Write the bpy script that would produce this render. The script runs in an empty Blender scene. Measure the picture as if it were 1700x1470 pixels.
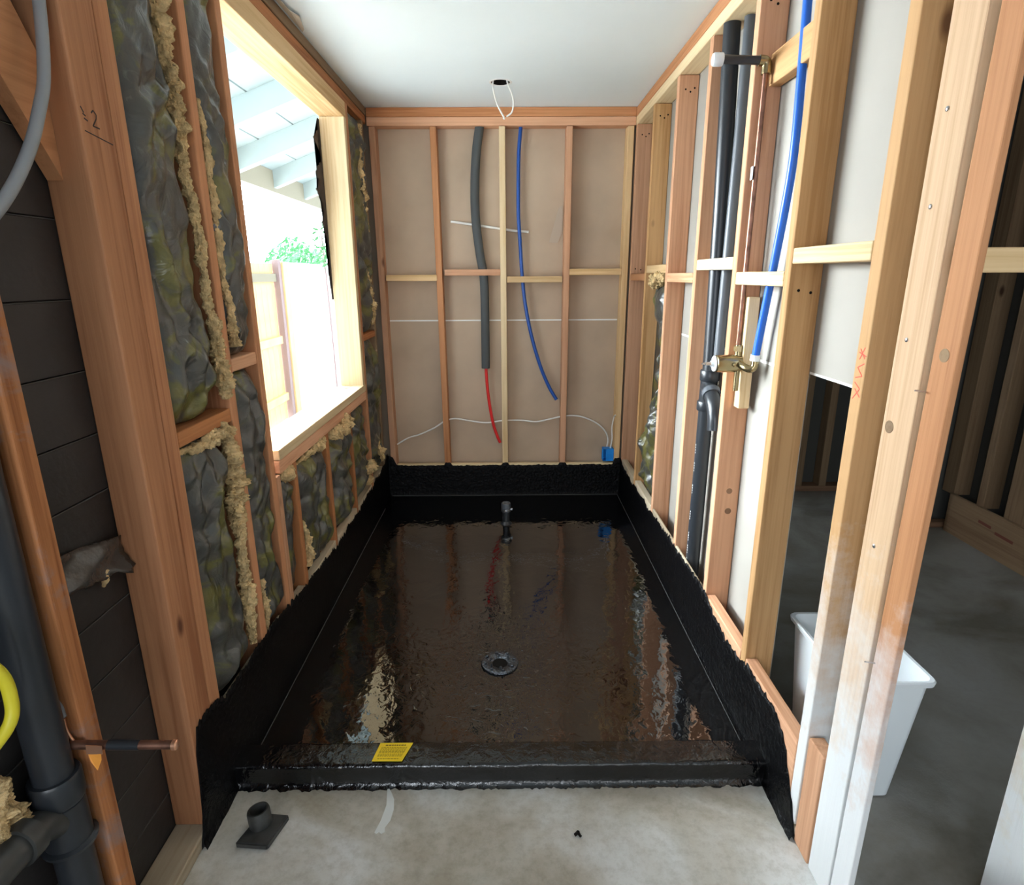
import bpy, bmesh, math, random
from mathutils import Vector, Matrix, noise
random.seed(7)
scene = bpy.context.scene
C = scene.collection

# ------------------------------------------------------------------ camera
F_PX, YAW, PITCH, ROLL = 987.7, 0.005864, 0.2737, -0.004764
cam_data = bpy.data.cameras.new('camera')
cam_data.sensor_width = 36.0
cam_data.lens = F_PX / 1700.0 * 36.0
cam_data.clip_start = 0.02
cam = bpy.data.objects.new('camera', cam_data)
C.objects.link(cam)
_f = Vector((math.sin(YAW) * math.cos(PITCH), math.cos(YAW) * math.cos(PITCH), -math.sin(PITCH)))
_r = Vector((math.cos(YAW), -math.sin(YAW), 0))
_u = _r.cross(_f)
_c, _s = math.cos(ROLL), math.sin(ROLL)
_r2, _u2 = _c * _r + _s * _u, -_s * _r + _c * _u
cam.matrix_world = Matrix(((_r2.x, _u2.x, -_f.x, 0.8302), (_r2.y, _u2.y, -_f.y, -3.9034),
                           (_r2.z, _u2.z, -_f.z, 1.4831), (0, 0, 0, 1)))
scene.camera = cam

# ------------------------------------------------------------------ light
SKY_BASE, SKY_GLOW = 2.8, 66.0   # hazy overcast sky, much brighter round the veiled sun
world = bpy.data.worlds.new('sky')
scene.world = world
world.use_nodes = True
bg = world.node_tree.nodes['Background']
_nt = world.node_tree
_tc = _nt.nodes.new('ShaderNodeTexCoord')
_nm = _nt.nodes.new('ShaderNodeVectorMath'); _nm.operation = 'NORMALIZE'
_nt.links.new(_tc.outputs['Generated'], _nm.inputs[0])
_dt = _nt.nodes.new('ShaderNodeVectorMath'); _dt.operation = 'DOT_PRODUCT'
_nt.links.new(_nm.outputs[0], _dt.inputs[0]); _dt.inputs[1].default_value = Vector((-1.0, 0.62, 0.52)).normalized()
_mr = _nt.nodes.new('ShaderNodeMapRange'); _mr.interpolation_type = 'SMOOTHSTEP'
_nt.links.new(_dt.outputs['Value'], _mr.inputs[0])
_mr.inputs[1].default_value = 0.62; _mr.inputs[2].default_value = 1.0; _mr.inputs[3].default_value = SKY_BASE; _mr.inputs[4].default_value = SKY_GLOW
_nt.links.new(_mr.outputs[0], bg.inputs[1])
bg.inputs[0].default_value = (0.84, 0.94, 1.0, 1)

def area(name, loc, rot, sx, sy, power, col):
    d = bpy.data.lights.new(name, 'AREA')
    d.shape = 'RECTANGLE'; d.size = sx; d.size_y = sy; d.energy = power; d.color = col
    o = bpy.data.objects.new(name, d); C.objects.link(o)
    o.location = loc; o.rotation_euler = rot
    return o
# daylight of the room behind the camera, put in by lamps, no window built
area('daylight_behind', (1.2, -6.3, 1.3), (math.radians(100), 0, 0), 2.2, 1.4, 20, (0.95, 0.97, 1.0))
area('side_fill', (0.05, -5.2, 1.35), (0, math.radians(-90), math.radians(28)), 1.3, 1.2, 36, (0.82, 0.91, 1.0))  # added fill lamp for posts and slab; no window there
vs = scene.view_settings
vs.view_transform = 'Standard'; vs.look = 'None'; vs.exposure = 0.40; vs.gamma = 1.0
vs.use_curve_mapping = False

# ------------------------------------------------------------------ materials
MATS = {}
def new_mat(name):
    m = bpy.data.materials.new(name); m.use_nodes = True
    nt = m.node_tree; b = nt.nodes['Principled BSDF']
    return m, nt, b
def N(nt, t, **kw):
    n = nt.nodes.new(t)
    for k, v in kw.items():
        if k in n.inputs: n.inputs[k].default_value = v
        else: setattr(n, k, v)
    return n
def ramp(nt, stops):
    r = nt.nodes.new('ShaderNodeValToRGB')
    el = r.color_ramp.elements
    while len(el) < len(stops): el.new(0.5)
    for e, (p, c) in zip(el, stops):
        e.position = p
        e.color = (*c, 1) if len(c) == 3 else c
    return r
def plain(name, col, rough=0.6, metal=0.0, spec=0.5, noise_amt=0.0, nscale=8.0, bump=0.0, bscale=60.0, trans=0.0, coat=0.0):
    if name in MATS: return MATS[name]
    m, nt, b = new_mat(name)
    b.inputs['Base Color'].default_value = (*col, 1)
    b.inputs['Roughness'].default_value = rough
    b.inputs['Metallic'].default_value = metal
    b.inputs['Specular IOR Level'].default_value = spec
    b.inputs['Coat Weight'].default_value = coat
    tc = nt.nodes.new('ShaderNodeTexCoord')
    if noise_amt:
        n = N(nt, 'ShaderNodeTexNoise', Scale=nscale, Detail=5.0)
        nt.links.new(tc.outputs['Object'], n.inputs['Vector'])
        r = ramp(nt, [(0.3, tuple(c * (1 - noise_amt) for c in col)), (0.7, tuple(min(1, c * (1 + noise_amt)) for c in col))])
        nt.links.new(n.outputs['Fac'], r.inputs[0]); nt.links.new(r.outputs[0], b.inputs['Base Color'])
    if bump:
        n = N(nt, 'ShaderNodeTexNoise', Scale=bscale, Detail=4.0)
        nt.links.new(tc.outputs['Object'], n.inputs['Vector'])
        bp = N(nt, 'ShaderNodeBump', Strength=bump, Distance=0.01)
        nt.links.new(n.outputs['Fac'], bp.inputs['Height']); nt.links.new(bp.outputs[0], b.inputs['Normal'])
    MATS[name] = m
    return m

WOODS = {  # light, dark
    'fir':    ((0.62, 0.29, 0.135), (0.40, 0.155, 0.06)),
    'rust':   ((0.54, 0.22, 0.085), (0.30, 0.105, 0.035)),
    'pink':   ((0.72, 0.40, 0.24), (0.50, 0.24, 0.125)),
    'pale':   ((0.78, 0.54, 0.29), (0.58, 0.35, 0.15)),
    'cream':  ((0.84, 0.66, 0.41), (0.66, 0.46, 0.24)),
    'tan':    ((0.68, 0.40, 0.185), (0.47, 0.245, 0.095)),
    'old':    ((0.30, 0.17, 0.10), (0.16, 0.08, 0.045)),
    'amber':  ((0.57, 0.265, 0.13), (0.37, 0.145, 0.065)),
    'blush':  ((0.66, 0.45, 0.28), (0.50, 0.30, 0.17)),
    'dusty':  ((0.55, 0.45, 0.32), (0.38, 0.28, 0.18)),
    'stained_shaded': ((0.32, 0.21, 0.12), (0.22, 0.13, 0.07)),  # next room's shade put into its lumber colour; also stained plate, dark knots
}
def wood(kind, axis, wash=None, smear=None):
    key = ('wood', kind, axis, wash, smear)
    if key in MATS: return MATS[key]
    hi, lo = WOODS[kind]
    m, nt, b = new_mat('wood_%s_%s' % (kind, 'xyz'[axis]))
    L = nt.links.new
    tc = nt.nodes.new('ShaderNodeTexCoord'); oi = nt.nodes.new('ShaderNodeObjectInfo')
    mul = N(nt, 'ShaderNodeMath', operation='MULTIPLY'); L(oi.outputs['Random'], mul.inputs[0]); mul.inputs[1].default_value = 37.0
    add = nt.nodes.new('ShaderNodeVectorMath'); add.operation = 'ADD'
    L(tc.outputs['Object'], add.inputs[0]); L(mul.outputs[0], add.inputs[1])
    mp = nt.nodes.new('ShaderNodeMapping'); L(add.outputs[0], mp.inputs['Vector'])
    sc = [75.0, 75.0, 75.0]; sc[axis] = 1.9
    mp.inputs['Scale'].default_value = sc
    n1 = N(nt, 'ShaderNodeTexNoise', Scale=1.0, Detail=6.0, Roughness=0.6, Distortion=0.35); L(mp.outputs[0], n1.inputs['Vector'])
    mp2 = nt.nodes.new('ShaderNodeMapping'); L(add.outputs[0], mp2.inputs['Vector'])
    sc2 = [9.0, 9.0, 9.0]; sc2[axis] = 0.7
    mp2.inputs['Scale'].default_value = sc2
    n2 = N(nt, 'ShaderNodeTexNoise', Scale=1.0, Detail=3.0); L(mp2.outputs[0], n2.inputs['Vector'])
    mx = N(nt, 'ShaderNodeMath', operation='MULTIPLY_ADD'); L(n1.outputs['Fac'], mx.inputs[0]); mx.inputs[1].default_value = 0.5
    h = N(nt, 'ShaderNodeMath', operation='MULTIPLY'); L(n2.outputs['Fac'], h.inputs[0]); h.inputs[1].default_value = 0.5
    L(h.outputs[0], mx.inputs[2])
    r = ramp(nt, [(0.38, lo), (0.47, tuple((a * 0.62 + c * 0.38) for a, c in zip(hi, lo))), (0.57, hi)])
    L(mx.outputs[0], r.inputs[0])
    # per-object tint
    hsv = nt.nodes.new('ShaderNodeHueSaturation'); L(r.outputs[0], hsv.inputs['Color']); hsv.inputs['Saturation'].default_value = 1.0
    mr = N(nt, 'ShaderNodeMapRange'); L(oi.outputs['Random'], mr.inputs[0]); mr.inputs[3].default_value = 0.80; mr.inputs[4].default_value = 1.08
    L(mr.outputs[0], hsv.inputs['Value'])
    # knots
    mp3 = nt.nodes.new('ShaderNodeMapping'); L(add.outputs[0], mp3.inputs['Vector'])
    sc3 = [4.5, 4.5, 4.5]; sc3[axis] = 2.2
    mp3.inputs['Scale'].default_value = sc3
    vo = N(nt, 'ShaderNodeTexVoronoi', Scale=1.0); L(mp3.outputs[0], vo.inputs['Vector'])
    kr = ramp(nt, [(0.035, (1, 1, 1)), (0.085, (0, 0, 0))]); L(vo.outputs['Distance'], kr.inputs[0])
    mixk = nt.nodes.new('ShaderNodeMix'); mixk.data_type = 'RGBA'
    L(kr.outputs[0], mixk.inputs[0]); L(hsv.outputs[0], mixk.inputs[6]); mixk.inputs[7].default_value = (lo[0] * 0.35, lo[1] * 0.3, lo[2] * 0.3, 1)
    out = mixk.outputs[2]
    geo = nt.nodes.new('ShaderNodeNewGeometry')
    sep = nt.nodes.new('ShaderNodeSeparateXYZ'); L(geo.outputs['Position'], sep.inputs[0])
    if wash:  # broken white mixed over the foot of the stud, up to height `wash`
        n3 = N(nt, 'ShaderNodeTexNoise', Scale=9.0, Detail=6.0, Roughness=0.7); L(geo.outputs['Position'], n3.inputs['Vector'])
        ma = N(nt, 'ShaderNodeMath', operation='MULTIPLY_ADD'); L(n3.outputs['Fac'], ma.inputs[0]); ma.inputs[1].default_value = 0.9; L(sep.outputs['Z'], ma.inputs[2])
        mr2 = N(nt, 'ShaderNodeMapRange'); L(ma.outputs[0], mr2.inputs[0])
        mr2.inputs[1].default_value = wash + 0.62; mr2.inputs[2].default_value = wash + 0.12; mr2.inputs[3].default_value = 0.0; mr2.inputs[4].default_value = 0.93
        mw = nt.nodes.new('ShaderNodeMix'); mw.data_type = 'RGBA'
        L(mr2.outputs[0], mw.inputs[0]); L(out, mw.inputs[6]); mw.inputs[7].default_value = (0.74, 0.76, 0.77, 1)
        out = mw.outputs[2]
    if smear:  # plaster stain patch
        n3 = N(nt, 'ShaderNodeTexNoise', Scale=7.0, Detail=7.0, Roughness=0.7, Distortion=1.0); L(geo.outputs['Position'], n3.inputs['Vector'])
        kr2 = ramp(nt, [(0.50, (0, 0, 0)), (0.66, (0.75, 0.75, 0.75))]); L(n3.outputs['Fac'], kr2.inputs[0])
        mw = nt.nodes.new('ShaderNodeMix'); mw.data_type = 'RGBA'
        L(kr2.outputs[0], mw.inputs[0]); L(out, mw.inputs[6]); mw.inputs[7].default_value = (*smear, 1)
        out = mw.outputs[2]
    L(out, b.inputs['Base Color'])
    b.inputs['Roughness'].default_value = 0.72
    b.inputs['Specular IOR Level'].default_value = 0.25
    bp = N(nt, 'ShaderNodeBump', Strength=0.25, Distance=0.004); L(n1.outputs['Fac'], bp.inputs['Height']); L(bp.outputs[0], b.inputs['Normal'])
    MATS[key] = m
    return m

def concrete_mat():
    m, nt, b = new_mat('concrete'); L = nt.links.new
    geo = nt.nodes.new('ShaderNodeNewGeometry')
    n1 = N(nt, 'ShaderNodeTexNoise', Scale=2.2, Detail=8.0, Roughness=0.6, Distortion=0.6); L(geo.outputs['Position'], n1.inputs['Vector'])
    r1 = ramp(nt, [(0.34, (0.33, 0.285, 0.21)), (0.5, (0.50, 0.47, 0.405)), (0.66, (0.68, 0.68, 0.66))]); L(n1.outputs['Fac'], r1.inputs[0])
    n2 = N(nt, 'ShaderNodeTexNoise', Scale=38.0, Detail=6.0, Roughness=0.7); L(geo.outputs['Position'], n2.inputs['Vector'])
    r2 = ramp(nt, [(0.35, (0.72, 0.70, 0.66)), (0.55, (1, 1, 1))]); L(n2.outputs['Fac'], r2.inputs[0])
    mx = nt.nodes.new('ShaderNodeMix'); mx.data_type = 'RGBA'; mx.blend_type = 'MULTIPLY'; mx.inputs[0].default_value = 0.6
    L(r1.outputs[0], mx.inputs[6]); L(r2.outputs[0], mx.inputs[7])
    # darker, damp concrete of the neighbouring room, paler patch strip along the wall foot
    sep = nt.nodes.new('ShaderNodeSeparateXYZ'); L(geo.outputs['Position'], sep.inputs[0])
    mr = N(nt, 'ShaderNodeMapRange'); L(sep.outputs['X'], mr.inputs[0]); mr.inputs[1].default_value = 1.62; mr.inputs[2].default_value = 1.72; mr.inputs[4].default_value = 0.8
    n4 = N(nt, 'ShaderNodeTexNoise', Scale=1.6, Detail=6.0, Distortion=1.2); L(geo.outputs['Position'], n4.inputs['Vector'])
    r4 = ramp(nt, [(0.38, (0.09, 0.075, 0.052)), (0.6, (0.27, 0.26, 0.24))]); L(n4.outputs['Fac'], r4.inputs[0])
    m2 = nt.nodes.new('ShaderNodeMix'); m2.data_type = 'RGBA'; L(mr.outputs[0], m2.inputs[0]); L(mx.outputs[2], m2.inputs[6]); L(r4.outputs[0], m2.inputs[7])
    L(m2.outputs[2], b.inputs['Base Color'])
    r3 = ramp(nt, [(0.3, (0.30, 0.30, 0.30)), (0.7, (0.62, 0.62, 0.62))]); L(n1.outputs['Fac'], r3.inputs[0]); L(r3.outputs[0], b.inputs['Roughness'])
    bp = N(nt, 'ShaderNodeBump', Strength=0.12, Distance=0.01); L(n2.outputs['Fac'], bp.inputs['Height']); L(bp.outputs[0], b.inputs['Normal'])
    return m

def tar_mat(name, rough, ripple, scale, mirror=False):
    m, nt, b = new_mat(name); L = nt.links.new
    geo = nt.nodes.new('ShaderNodeNewGeometry')
    b.inputs['Base Color'].default_value = (0.0025, 0.0025, 0.003, 1)
    b.inputs['Roughness'].default_value = rough
    b.inputs['IOR'].default_value = 1.95 if mirror else (1.6 if name.startswith('curb') else 1.5)
    b.inputs['Specular IOR Level'].default_value = 0.5 if (mirror or name.startswith('curb')) else 0.12
    n1 = N(nt, 'ShaderNodeTexNoise', Scale=scale, Detail=(2.5 if mirror else 4.0), Roughness=(0.42 if mirror else 0.55), Distortion=0.5); L(geo.outputs['Position'], n1.inputs['Vector'])
    bp = N(nt, 'ShaderNodeBump', Strength=ripple, Distance=0.01); L(n1.outputs['Fac'], bp.inputs['Height'])
    if mirror:
        # brush ruffles, stronger around the drain
        d = nt.nodes.new('ShaderNodeVectorMath'); d.operation = 'DISTANCE'
        L(geo.outputs['Position'], d.inputs[0]); d.inputs[1].default_value = (0.79, -1.87, 0)
        mr = N(nt, 'ShaderNodeMapRange'); L(d.outputs['Value'], mr.inputs[0]); mr.inputs[1].default_value = 0.12; mr.inputs[2].default_value = 0.48; mr.inputs[3].default_value = 0.75; mr.inputs[4].default_value = 0.10
        n2 = N(nt, 'ShaderNodeTexNoise', Scale=24.0, Detail=2.5, Roughness=0.45, Distortion=1.2); L(geo.outputs['Position'], n2.inputs['Vector'])
        bp2 = N(nt, 'ShaderNodeBump', Distance=0.007); L(mr.outputs[0], bp2.inputs['Strength']); L(n2.outputs['Fac'], bp2.inputs['Height']); L(bp.outputs[0], bp2.inputs['Normal'])
        L(bp2.outputs[0], b.inputs['Normal'])
    else:
        L(bp.outputs[0], b.inputs['Normal'])
    return m

def foil_mat():
    m, nt, b = new_mat('black_insulation_foil'); L = nt.links.new
    tc = nt.nodes.new('ShaderNodeTexCoord'); oi = nt.nodes.new('ShaderNodeObjectInfo')
    mul = N(nt, 'ShaderNodeMath', operation='MULTIPLY'); L(oi.outputs['Random'], mul.inputs[0]); mul.inputs[1].default_value = 23.0
    add = nt.nodes.new('ShaderNodeVectorMath'); add.operation = 'ADD'; L(tc.outputs['Object'], add.inputs[0]); L(mul.outputs[0], add.inputs[1])
    n1 = N(nt, 'ShaderNodeTexNoise', Scale=6.5, Detail=4.0, Roughness=0.6, Distortion=0.8); L(add.outputs[0], n1.inputs['Vector'])
    r1 = ramp(nt, [(0.42, (0.054, 0.052, 0.047)), (0.53, (0.075, 0.072, 0.058)), (0.58, (0.115, 0.105, 0.028)), (0.70, (0.17, 0.15, 0.045))]); L(n1.outputs['Fac'], r1.inputs[0])
    n2 = N(nt, 'ShaderNodeTexNoise', Scale=14.0, Detail=5.0, Roughness=0.6, Distortion=2.0); L(add.outputs[0], n2.inputs['Vector'])
    r2 = ramp(nt, [(0.60, (0, 0, 0)), (0.76, (0.35, 0.35, 0.35))]); L(n2.outputs['Fac'], r2.inputs[0])
    mx = nt.nodes.new('ShaderNodeMix'); mx.data_type = 'RGBA'; L(r2.outputs[0], mx.inputs[0]); L(r1.outputs[0], mx.inputs[6]); mx.inputs[7].default_value = (0.30, 0.30, 0.27, 1)
    L(mx.outputs[2], b.inputs['Base Color'])
    b.inputs['Roughness'].default_value = 0.28
    b.inputs['Specular IOR Level'].default_value = 0.7
    n3 = N(nt, 'ShaderNodeTexNoise', Scale=11.0, Detail=4.0, Roughness=0.5, Distortion=2.2); L(add.outputs[0], n3.inputs['Vector'])
    bp = N(nt, 'ShaderNodeBump', Strength=0.38, Distance=0.02); L(n3.outputs['Fac'], bp.inputs['Height']); L(bp.outputs[0], b.inputs['Normal'])
    return m

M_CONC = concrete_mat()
M_POOL = tar_mat('wet_black_membrane', 0.02, 0.24, 10.0, True)
M_TAR = tar_mat('brushed_black_membrane', 0.22, 0.9, 60.0)
M_CURB = tar_mat('curb_membrane', 0.10, 0.45, 32.0)
M_SEAM = plain('dried_seam_line', (0.10, 0.10, 0.095), 0.4)
M_FOIL = foil_mat()
M_FIBRE = plain('yellow_fibreglass', (0.66, 0.47, 0.24), 0.95, spec=0.1, noise_amt=0.35, nscale=30, bump=1.0, bscale=130)
M_CEIL = plain('painted_ceiling', (0.80, 0.87, 0.89), 0.8, spec=0.2, noise_amt=0.03, nscale=1.2)
M_DRY_B = plain('drywall_paper_back_tone', (0.49, 0.375, 0.275), 0.85, spec=0.2, noise_amt=0.10, nscale=3.0)  # same paper as right wall; back wall's browner light put into colour
M_DRY_R = plain('drywall_paper_right_tone', (0.37, 0.345, 0.305), 0.85, spec=0.2, noise_amt=0.06, nscale=3.0)  # same paper as back wall; greyer window light put into colour
M_GYP = plain('white_gypsum', (0.82, 0.82, 0.80), 0.9)
M_TARPAPER = plain('dark_building_paper', (0.022, 0.019, 0.018), 0.55, noise_amt=0.5, nscale=3.0, bump=0.2, bscale=25)
M_TORN = plain('torn_felt', (0.06, 0.042, 0.036), 0.9)
M_ABS = plain('black_abs_plastic', (0.022, 0.025, 0.030), 0.32)
M_ABSG = plain('grey_black_pipe', (0.085, 0.095, 0.11), 0.4)
M_FOAM = plain('dark_foam_insulation', (0.075, 0.082, 0.085), 0.8, bump=0.2, bscale=80)
M_BLUE = plain('blue_plastic_tube', (0.015, 0.13, 0.62), 0.35)
M_BLUED = plain('deep_blue_tube', (0.012, 0.08, 0.36), 0.35)
M_BLUEBOX = plain('blue_box_plastic', (0.01, 0.28, 0.85), 0.4)
M_RED = plain('red_plastic_tube', (0.70, 0.02, 0.02), 0.35)
M_WIRE = plain('white_cable', (0.80, 0.78, 0.74), 0.5)
M_WHITE = plain('white_plastic', (0.74, 0.78, 0.80), 0.35)
M_WHITEPAINT = plain('white_outdoor_paint', (0.42, 0.50, 0.51), 0.7, noise_amt=0.03, nscale=4)
M_CONDUIT = plain('grey_cable', (0.27, 0.28, 0.29), 0.5)
M_BRASS = plain('brass', (0.30, 0.24, 0.13), 0.25, metal=0.9)
M_COPPER = plain('copper', (0.26, 0.13, 0.09), 0.42, metal=0.85, noise_amt=0.4, nscale=25)
M_COPPERB = plain('bright_copper', (0.90, 0.48, 0.30), 0.3, metal=0.8)
M_STEEL = plain('steel', (0.55, 0.57, 0.60), 0.25, metal=0.9)
M_DRAIN = plain('chromed_drain', (0.11, 0.12, 0.14), 0.22, metal=0.9, bump=0.6, bscale=90)
M_YELLOW = plain('yellow_paper', (0.95, 0.68, 0.02), 0.6)
M_INK = plain('dark_ink', (0.30, 0.19, 0.0), 0.7)
M_BLACKINK = plain('black_ink', (0.03, 0.02, 0.02), 0.8)
M_REDINK = plain('red_crayon', (0.80, 0.10, 0.06), 0.7)
M_YELCORD = plain('yellow_cord', (0.72, 0.62, 0.03), 0.45)
M_TAG = plain('orange_tag', (0.85, 0.33, 0.05), 0.6)
M_DARKHOLE = plain('dark_inside', (0.010, 0.008, 0.007), 0.9, spec=0.1)
M_LEAF = plain('green_leaf', (0.10, 0.30, 0.13), 0.5, noise_amt=0.3, nscale=3)
M_FENCE = plain('light_yellow_fence_board', (0.85, 0.60, 0.30), 0.8, noise_amt=0.12, nscale=5)  # light yellow is the boards' own colour
M_FENCEPOST = plain('fence_post_wood', (0.34, 0.25, 0.26), 0.8)
M_CLAY = plain('tan_painted_beam', (0.30, 0.27, 0.20), 0.8)
M_STUCCO = plain('white_stucco', (0.85, 0.84, 0.80), 0.9)
M_GROUND = plain('pale_patio_concrete', (0.60, 0.60, 0.58), 0.9, noise_amt=0.08)
M_DKPLASTIC = plain('dark_grey_plastic', (0.04, 0.04, 0.038), 0.4, noise_amt=0.4, nscale=30)
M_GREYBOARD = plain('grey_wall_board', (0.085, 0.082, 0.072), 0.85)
M_PAPER = plain('white_paper', (0.72, 0.74, 0.72), 0.8)
M_FLAP = plain('black_poly_film', (0.05, 0.047, 0.043), 0.25, spec=0.8, bump=0.6, bscale=18)

# ------------------------------------------------------------------ helpers
def tag(o, label=None, cat=None, group=None, kind=None):
    if label: o['label'] = label
    if cat: o['category'] = cat
    if group: o['group'] = group
    if kind: o['kind'] = kind
    return o
def link(name, me, mat, parent=None, loc=None):
    o = bpy.data.objects.new(name, me); C.objects.link(o)
    if mat and not me.materials: me.materials.append(mat)
    if loc is not None: o.location = loc
    if parent is not None:
        o.parent = parent
        o.matrix_parent_inverse = parent.matrix_basis.inverted()
    return o
def finish(bm, name, mat, parent=None, smooth=False, recenter=True):
    bm.normal_update()
    c = Vector((0, 0, 0))
    if recenter and len(bm.verts):
        xs = [v.co for v in bm.verts]
        c = Vector([(min(p[i] for p in xs) + max(p[i] for p in xs)) / 2 for i in range(3)])
        bmesh.ops.translate(bm, verts=bm.verts, vec=-c)
    me = bpy.data.meshes.new(name); bm.to_mesh(me); bm.free()
    if smooth:
        for p in me.polygons: p.use_smooth = True
    return link(name, me, mat, parent, c)
def empty(name, loc, label, cat, group=None):
    o = bpy.data.objects.new(name, None); o.empty_display_size = 0.05
    C.objects.link(o); o.location = loc
    return tag(o, label, cat, group)
def add_box(bm, x0, x1, y0, y1, z0, z1, bevel=0.0, top=(0, 0), cuts=0):
    r = bmesh.ops.create_cube(bm, size=1.0)
    vs_ = r['verts']
    for v in vs_:
        t = v.co.z + 0.5
        v.co.x = x0 + (v.co.x + 0.5) * (x1 - x0) + top[0] * t
        v.co.y = y0 + (v.co.y + 0.5) * (y1 - y0) + top[1] * t
        v.co.z = z0 + t * (z1 - z0)
    if bevel:
        es = list({e for v in vs_ for e in v.link_edges})
        bmesh.ops.bevel(bm, geom=es, offset=bevel, segments=2, affect='EDGES', profile=0.5)
def box(name, x0, x1, y0, y1, z0, z1, mat, parent=None, bevel=0.003, top=(0, 0)):
    bm = bmesh.new(); add_box(bm, x0, x1, y0, y1, z0, z1, bevel, top)
    return finish(bm, name, mat, parent)
def lumber(name, b, kind, label, cat='wood stud', group=None, top=(0, 0), wash=None, smear=None, parent=None):
    x0, x1, y0, y1, z0, z1 = b
    d = (x1 - x0, y1 - y0, z1 - z0); ax = d.index(max(d))
    o = box(name, *b, wood(kind, ax, wash, smear), parent, 0.0035, top)
    return tag(o, label, cat, group) if parent is None else o
def catmull(pts, n=8):
    P = [Vector(p) for p in pts]
    if len(P) < 3: return P
    Q = [P[0] * 2 - P[1]] + P + [P[-1] * 2 - P[-2]]
    out = []
    for i in range(1, len(Q) - 2):
        for k in range(n):
            t = k / n
            a, b_, c, d = Q[i - 1], Q[i], Q[i + 1], Q[i + 2]
            out.append(0.5 * ((2 * b_) + (c - a) * t + (2 * a - 5 * b_ + 4 * c - d) * t * t + (3 * b_ - a - 3 * c + d) * t ** 3))
    out.append(P[-1]); return out
def add_tube(bm, pts, r, seg=14, smooth=True, cap=True, radii=None, wobble=0.0):
    if wobble: seg = 30
    P = catmull(pts, 30 if wobble else 8) if smooth else [Vector(p) for p in pts]
    n = len(P); rings = []
    up = None
    for i, p in enumerate(P):
        d = (P[min(i + 1, n - 1)] - P[max(i - 1, 0)]).normalized()
        if up is None:
            up = Vector((1, 0, 0)) if abs(d.x) < 0.8 else Vector((0, 0, 1))
        a = (up - d * up.dot(d)).normalized(); b_ = d.cross(a); up = a
        rr = r
        if radii:
            t = i / (n - 1) * (len(radii) - 1); k = min(int(t), len(radii) - 2); rr = radii[k] + (radii[k + 1] - radii[k]) * (t - k)
        ring = []
        for s in range(seg):
            an = 2 * math.pi * s / seg
            w = 1.0
            q = p + (a * math.cos(an) + b_ * math.sin(an)) * rr
            if wobble: q = p + (q - p) * max(0.25, 1 + wobble * 0.9 * noise.noise(q * 38) + wobble * 0.55 * noise.noise(q * 110) + wobble * 0.4 * noise.noise(q * 330))
            ring.append(bm.verts.new(q))
        rings.append(ring)
    for i in range(n - 1):
        for s in range(seg):
            bm.faces.new((rings[i][s], rings[i][(s + 1) % seg], rings[i + 1][(s + 1) % seg], rings[i + 1][s]))
    if cap:
        bm.faces.new(list(reversed(rings[0]))); bm.faces.new(rings[-1])
def tube(name, pts, r, mat, parent=None, **kw):
    bm = bmesh.new(); add_tube(bm, pts, r, **kw)
    bmesh.ops.recalc_face_normals(bm, faces=bm.faces)
    o = finish(bm, name, mat, parent, smooth=True)
    md = o.modifiers.new('edges', 'EDGE_SPLIT'); md.split_angle = math.radians(50)
    return o
def add_lathe(bm, prof, origin, axis, seg=24):
    """prof: list of (along, radius)"""
    ax = Vector(axis).normalized()
    a = ax.orthogonal().normalized(); b_ = ax.cross(a); o = Vector(origin)
    rings = []
    for h, r in prof:
        rings.append([bm.verts.new(o + ax * h + (a * math.cos(2 * math.pi * s / seg) + b_ * math.sin(2 * math.pi * s / seg)) * max(r, 1e-5)) for s in range(seg)])
    for i in range(len(rings) - 1):
        for s in range(seg):
            bm.faces.new((rings[i][s], rings[i][(s + 1) % seg], rings[i + 1][(s + 1) % seg], rings[i + 1][s]))
def lathe(name, prof, origin, axis, mat, parent=None, seg=24):
    bm = bmesh.new(); add_lathe(bm, prof, origin, axis, seg)
    bmesh.ops.remove_doubles(bm, verts=bm.verts, dist=2e-5)
    bmesh.ops.recalc_face_normals(bm, faces=bm.faces)
    o = finish(bm, name, mat, parent, smooth=True)
    md = o.modifiers.new('edges', 'EDGE_SPLIT'); md.split_angle = math.radians(40)
    return o
def sheet(name, pts, normal, thick, mat, parent=None):
    """flat outline of real thickness: pts (3D, coplanar)"""
    bm = bmesh.new(); nv = Vector(normal).normalized() * thick
    a = [bm.verts.new(Vector(p)) for p in pts]; b_ = [bm.verts.new(Vector(p) + nv) for p in pts]
    f1 = bm.faces.new(a); f2 = bm.faces.new(list(reversed(b_)))
    n = len(pts)
    for i in range(n): bm.faces.new((a[i], b_[i], b_[(i + 1) % n], a[(i + 1) % n]))
    bmesh.ops.triangulate(bm, faces=[f1, f2]); bmesh.ops.recalc_face_normals(bm, faces=bm.faces)
    return finish(bm, name, mat, parent)

H = 2.44; W = 1.6; D2 = 0.038; D4 = 0.089
YB = -6.5    # back of the room behind the camera

# ------------------------------------------------------------------ setting
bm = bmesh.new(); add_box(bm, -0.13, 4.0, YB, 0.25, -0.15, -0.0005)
tag(finish(bm, 'floor', M_CONC), kind='structure')

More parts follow.
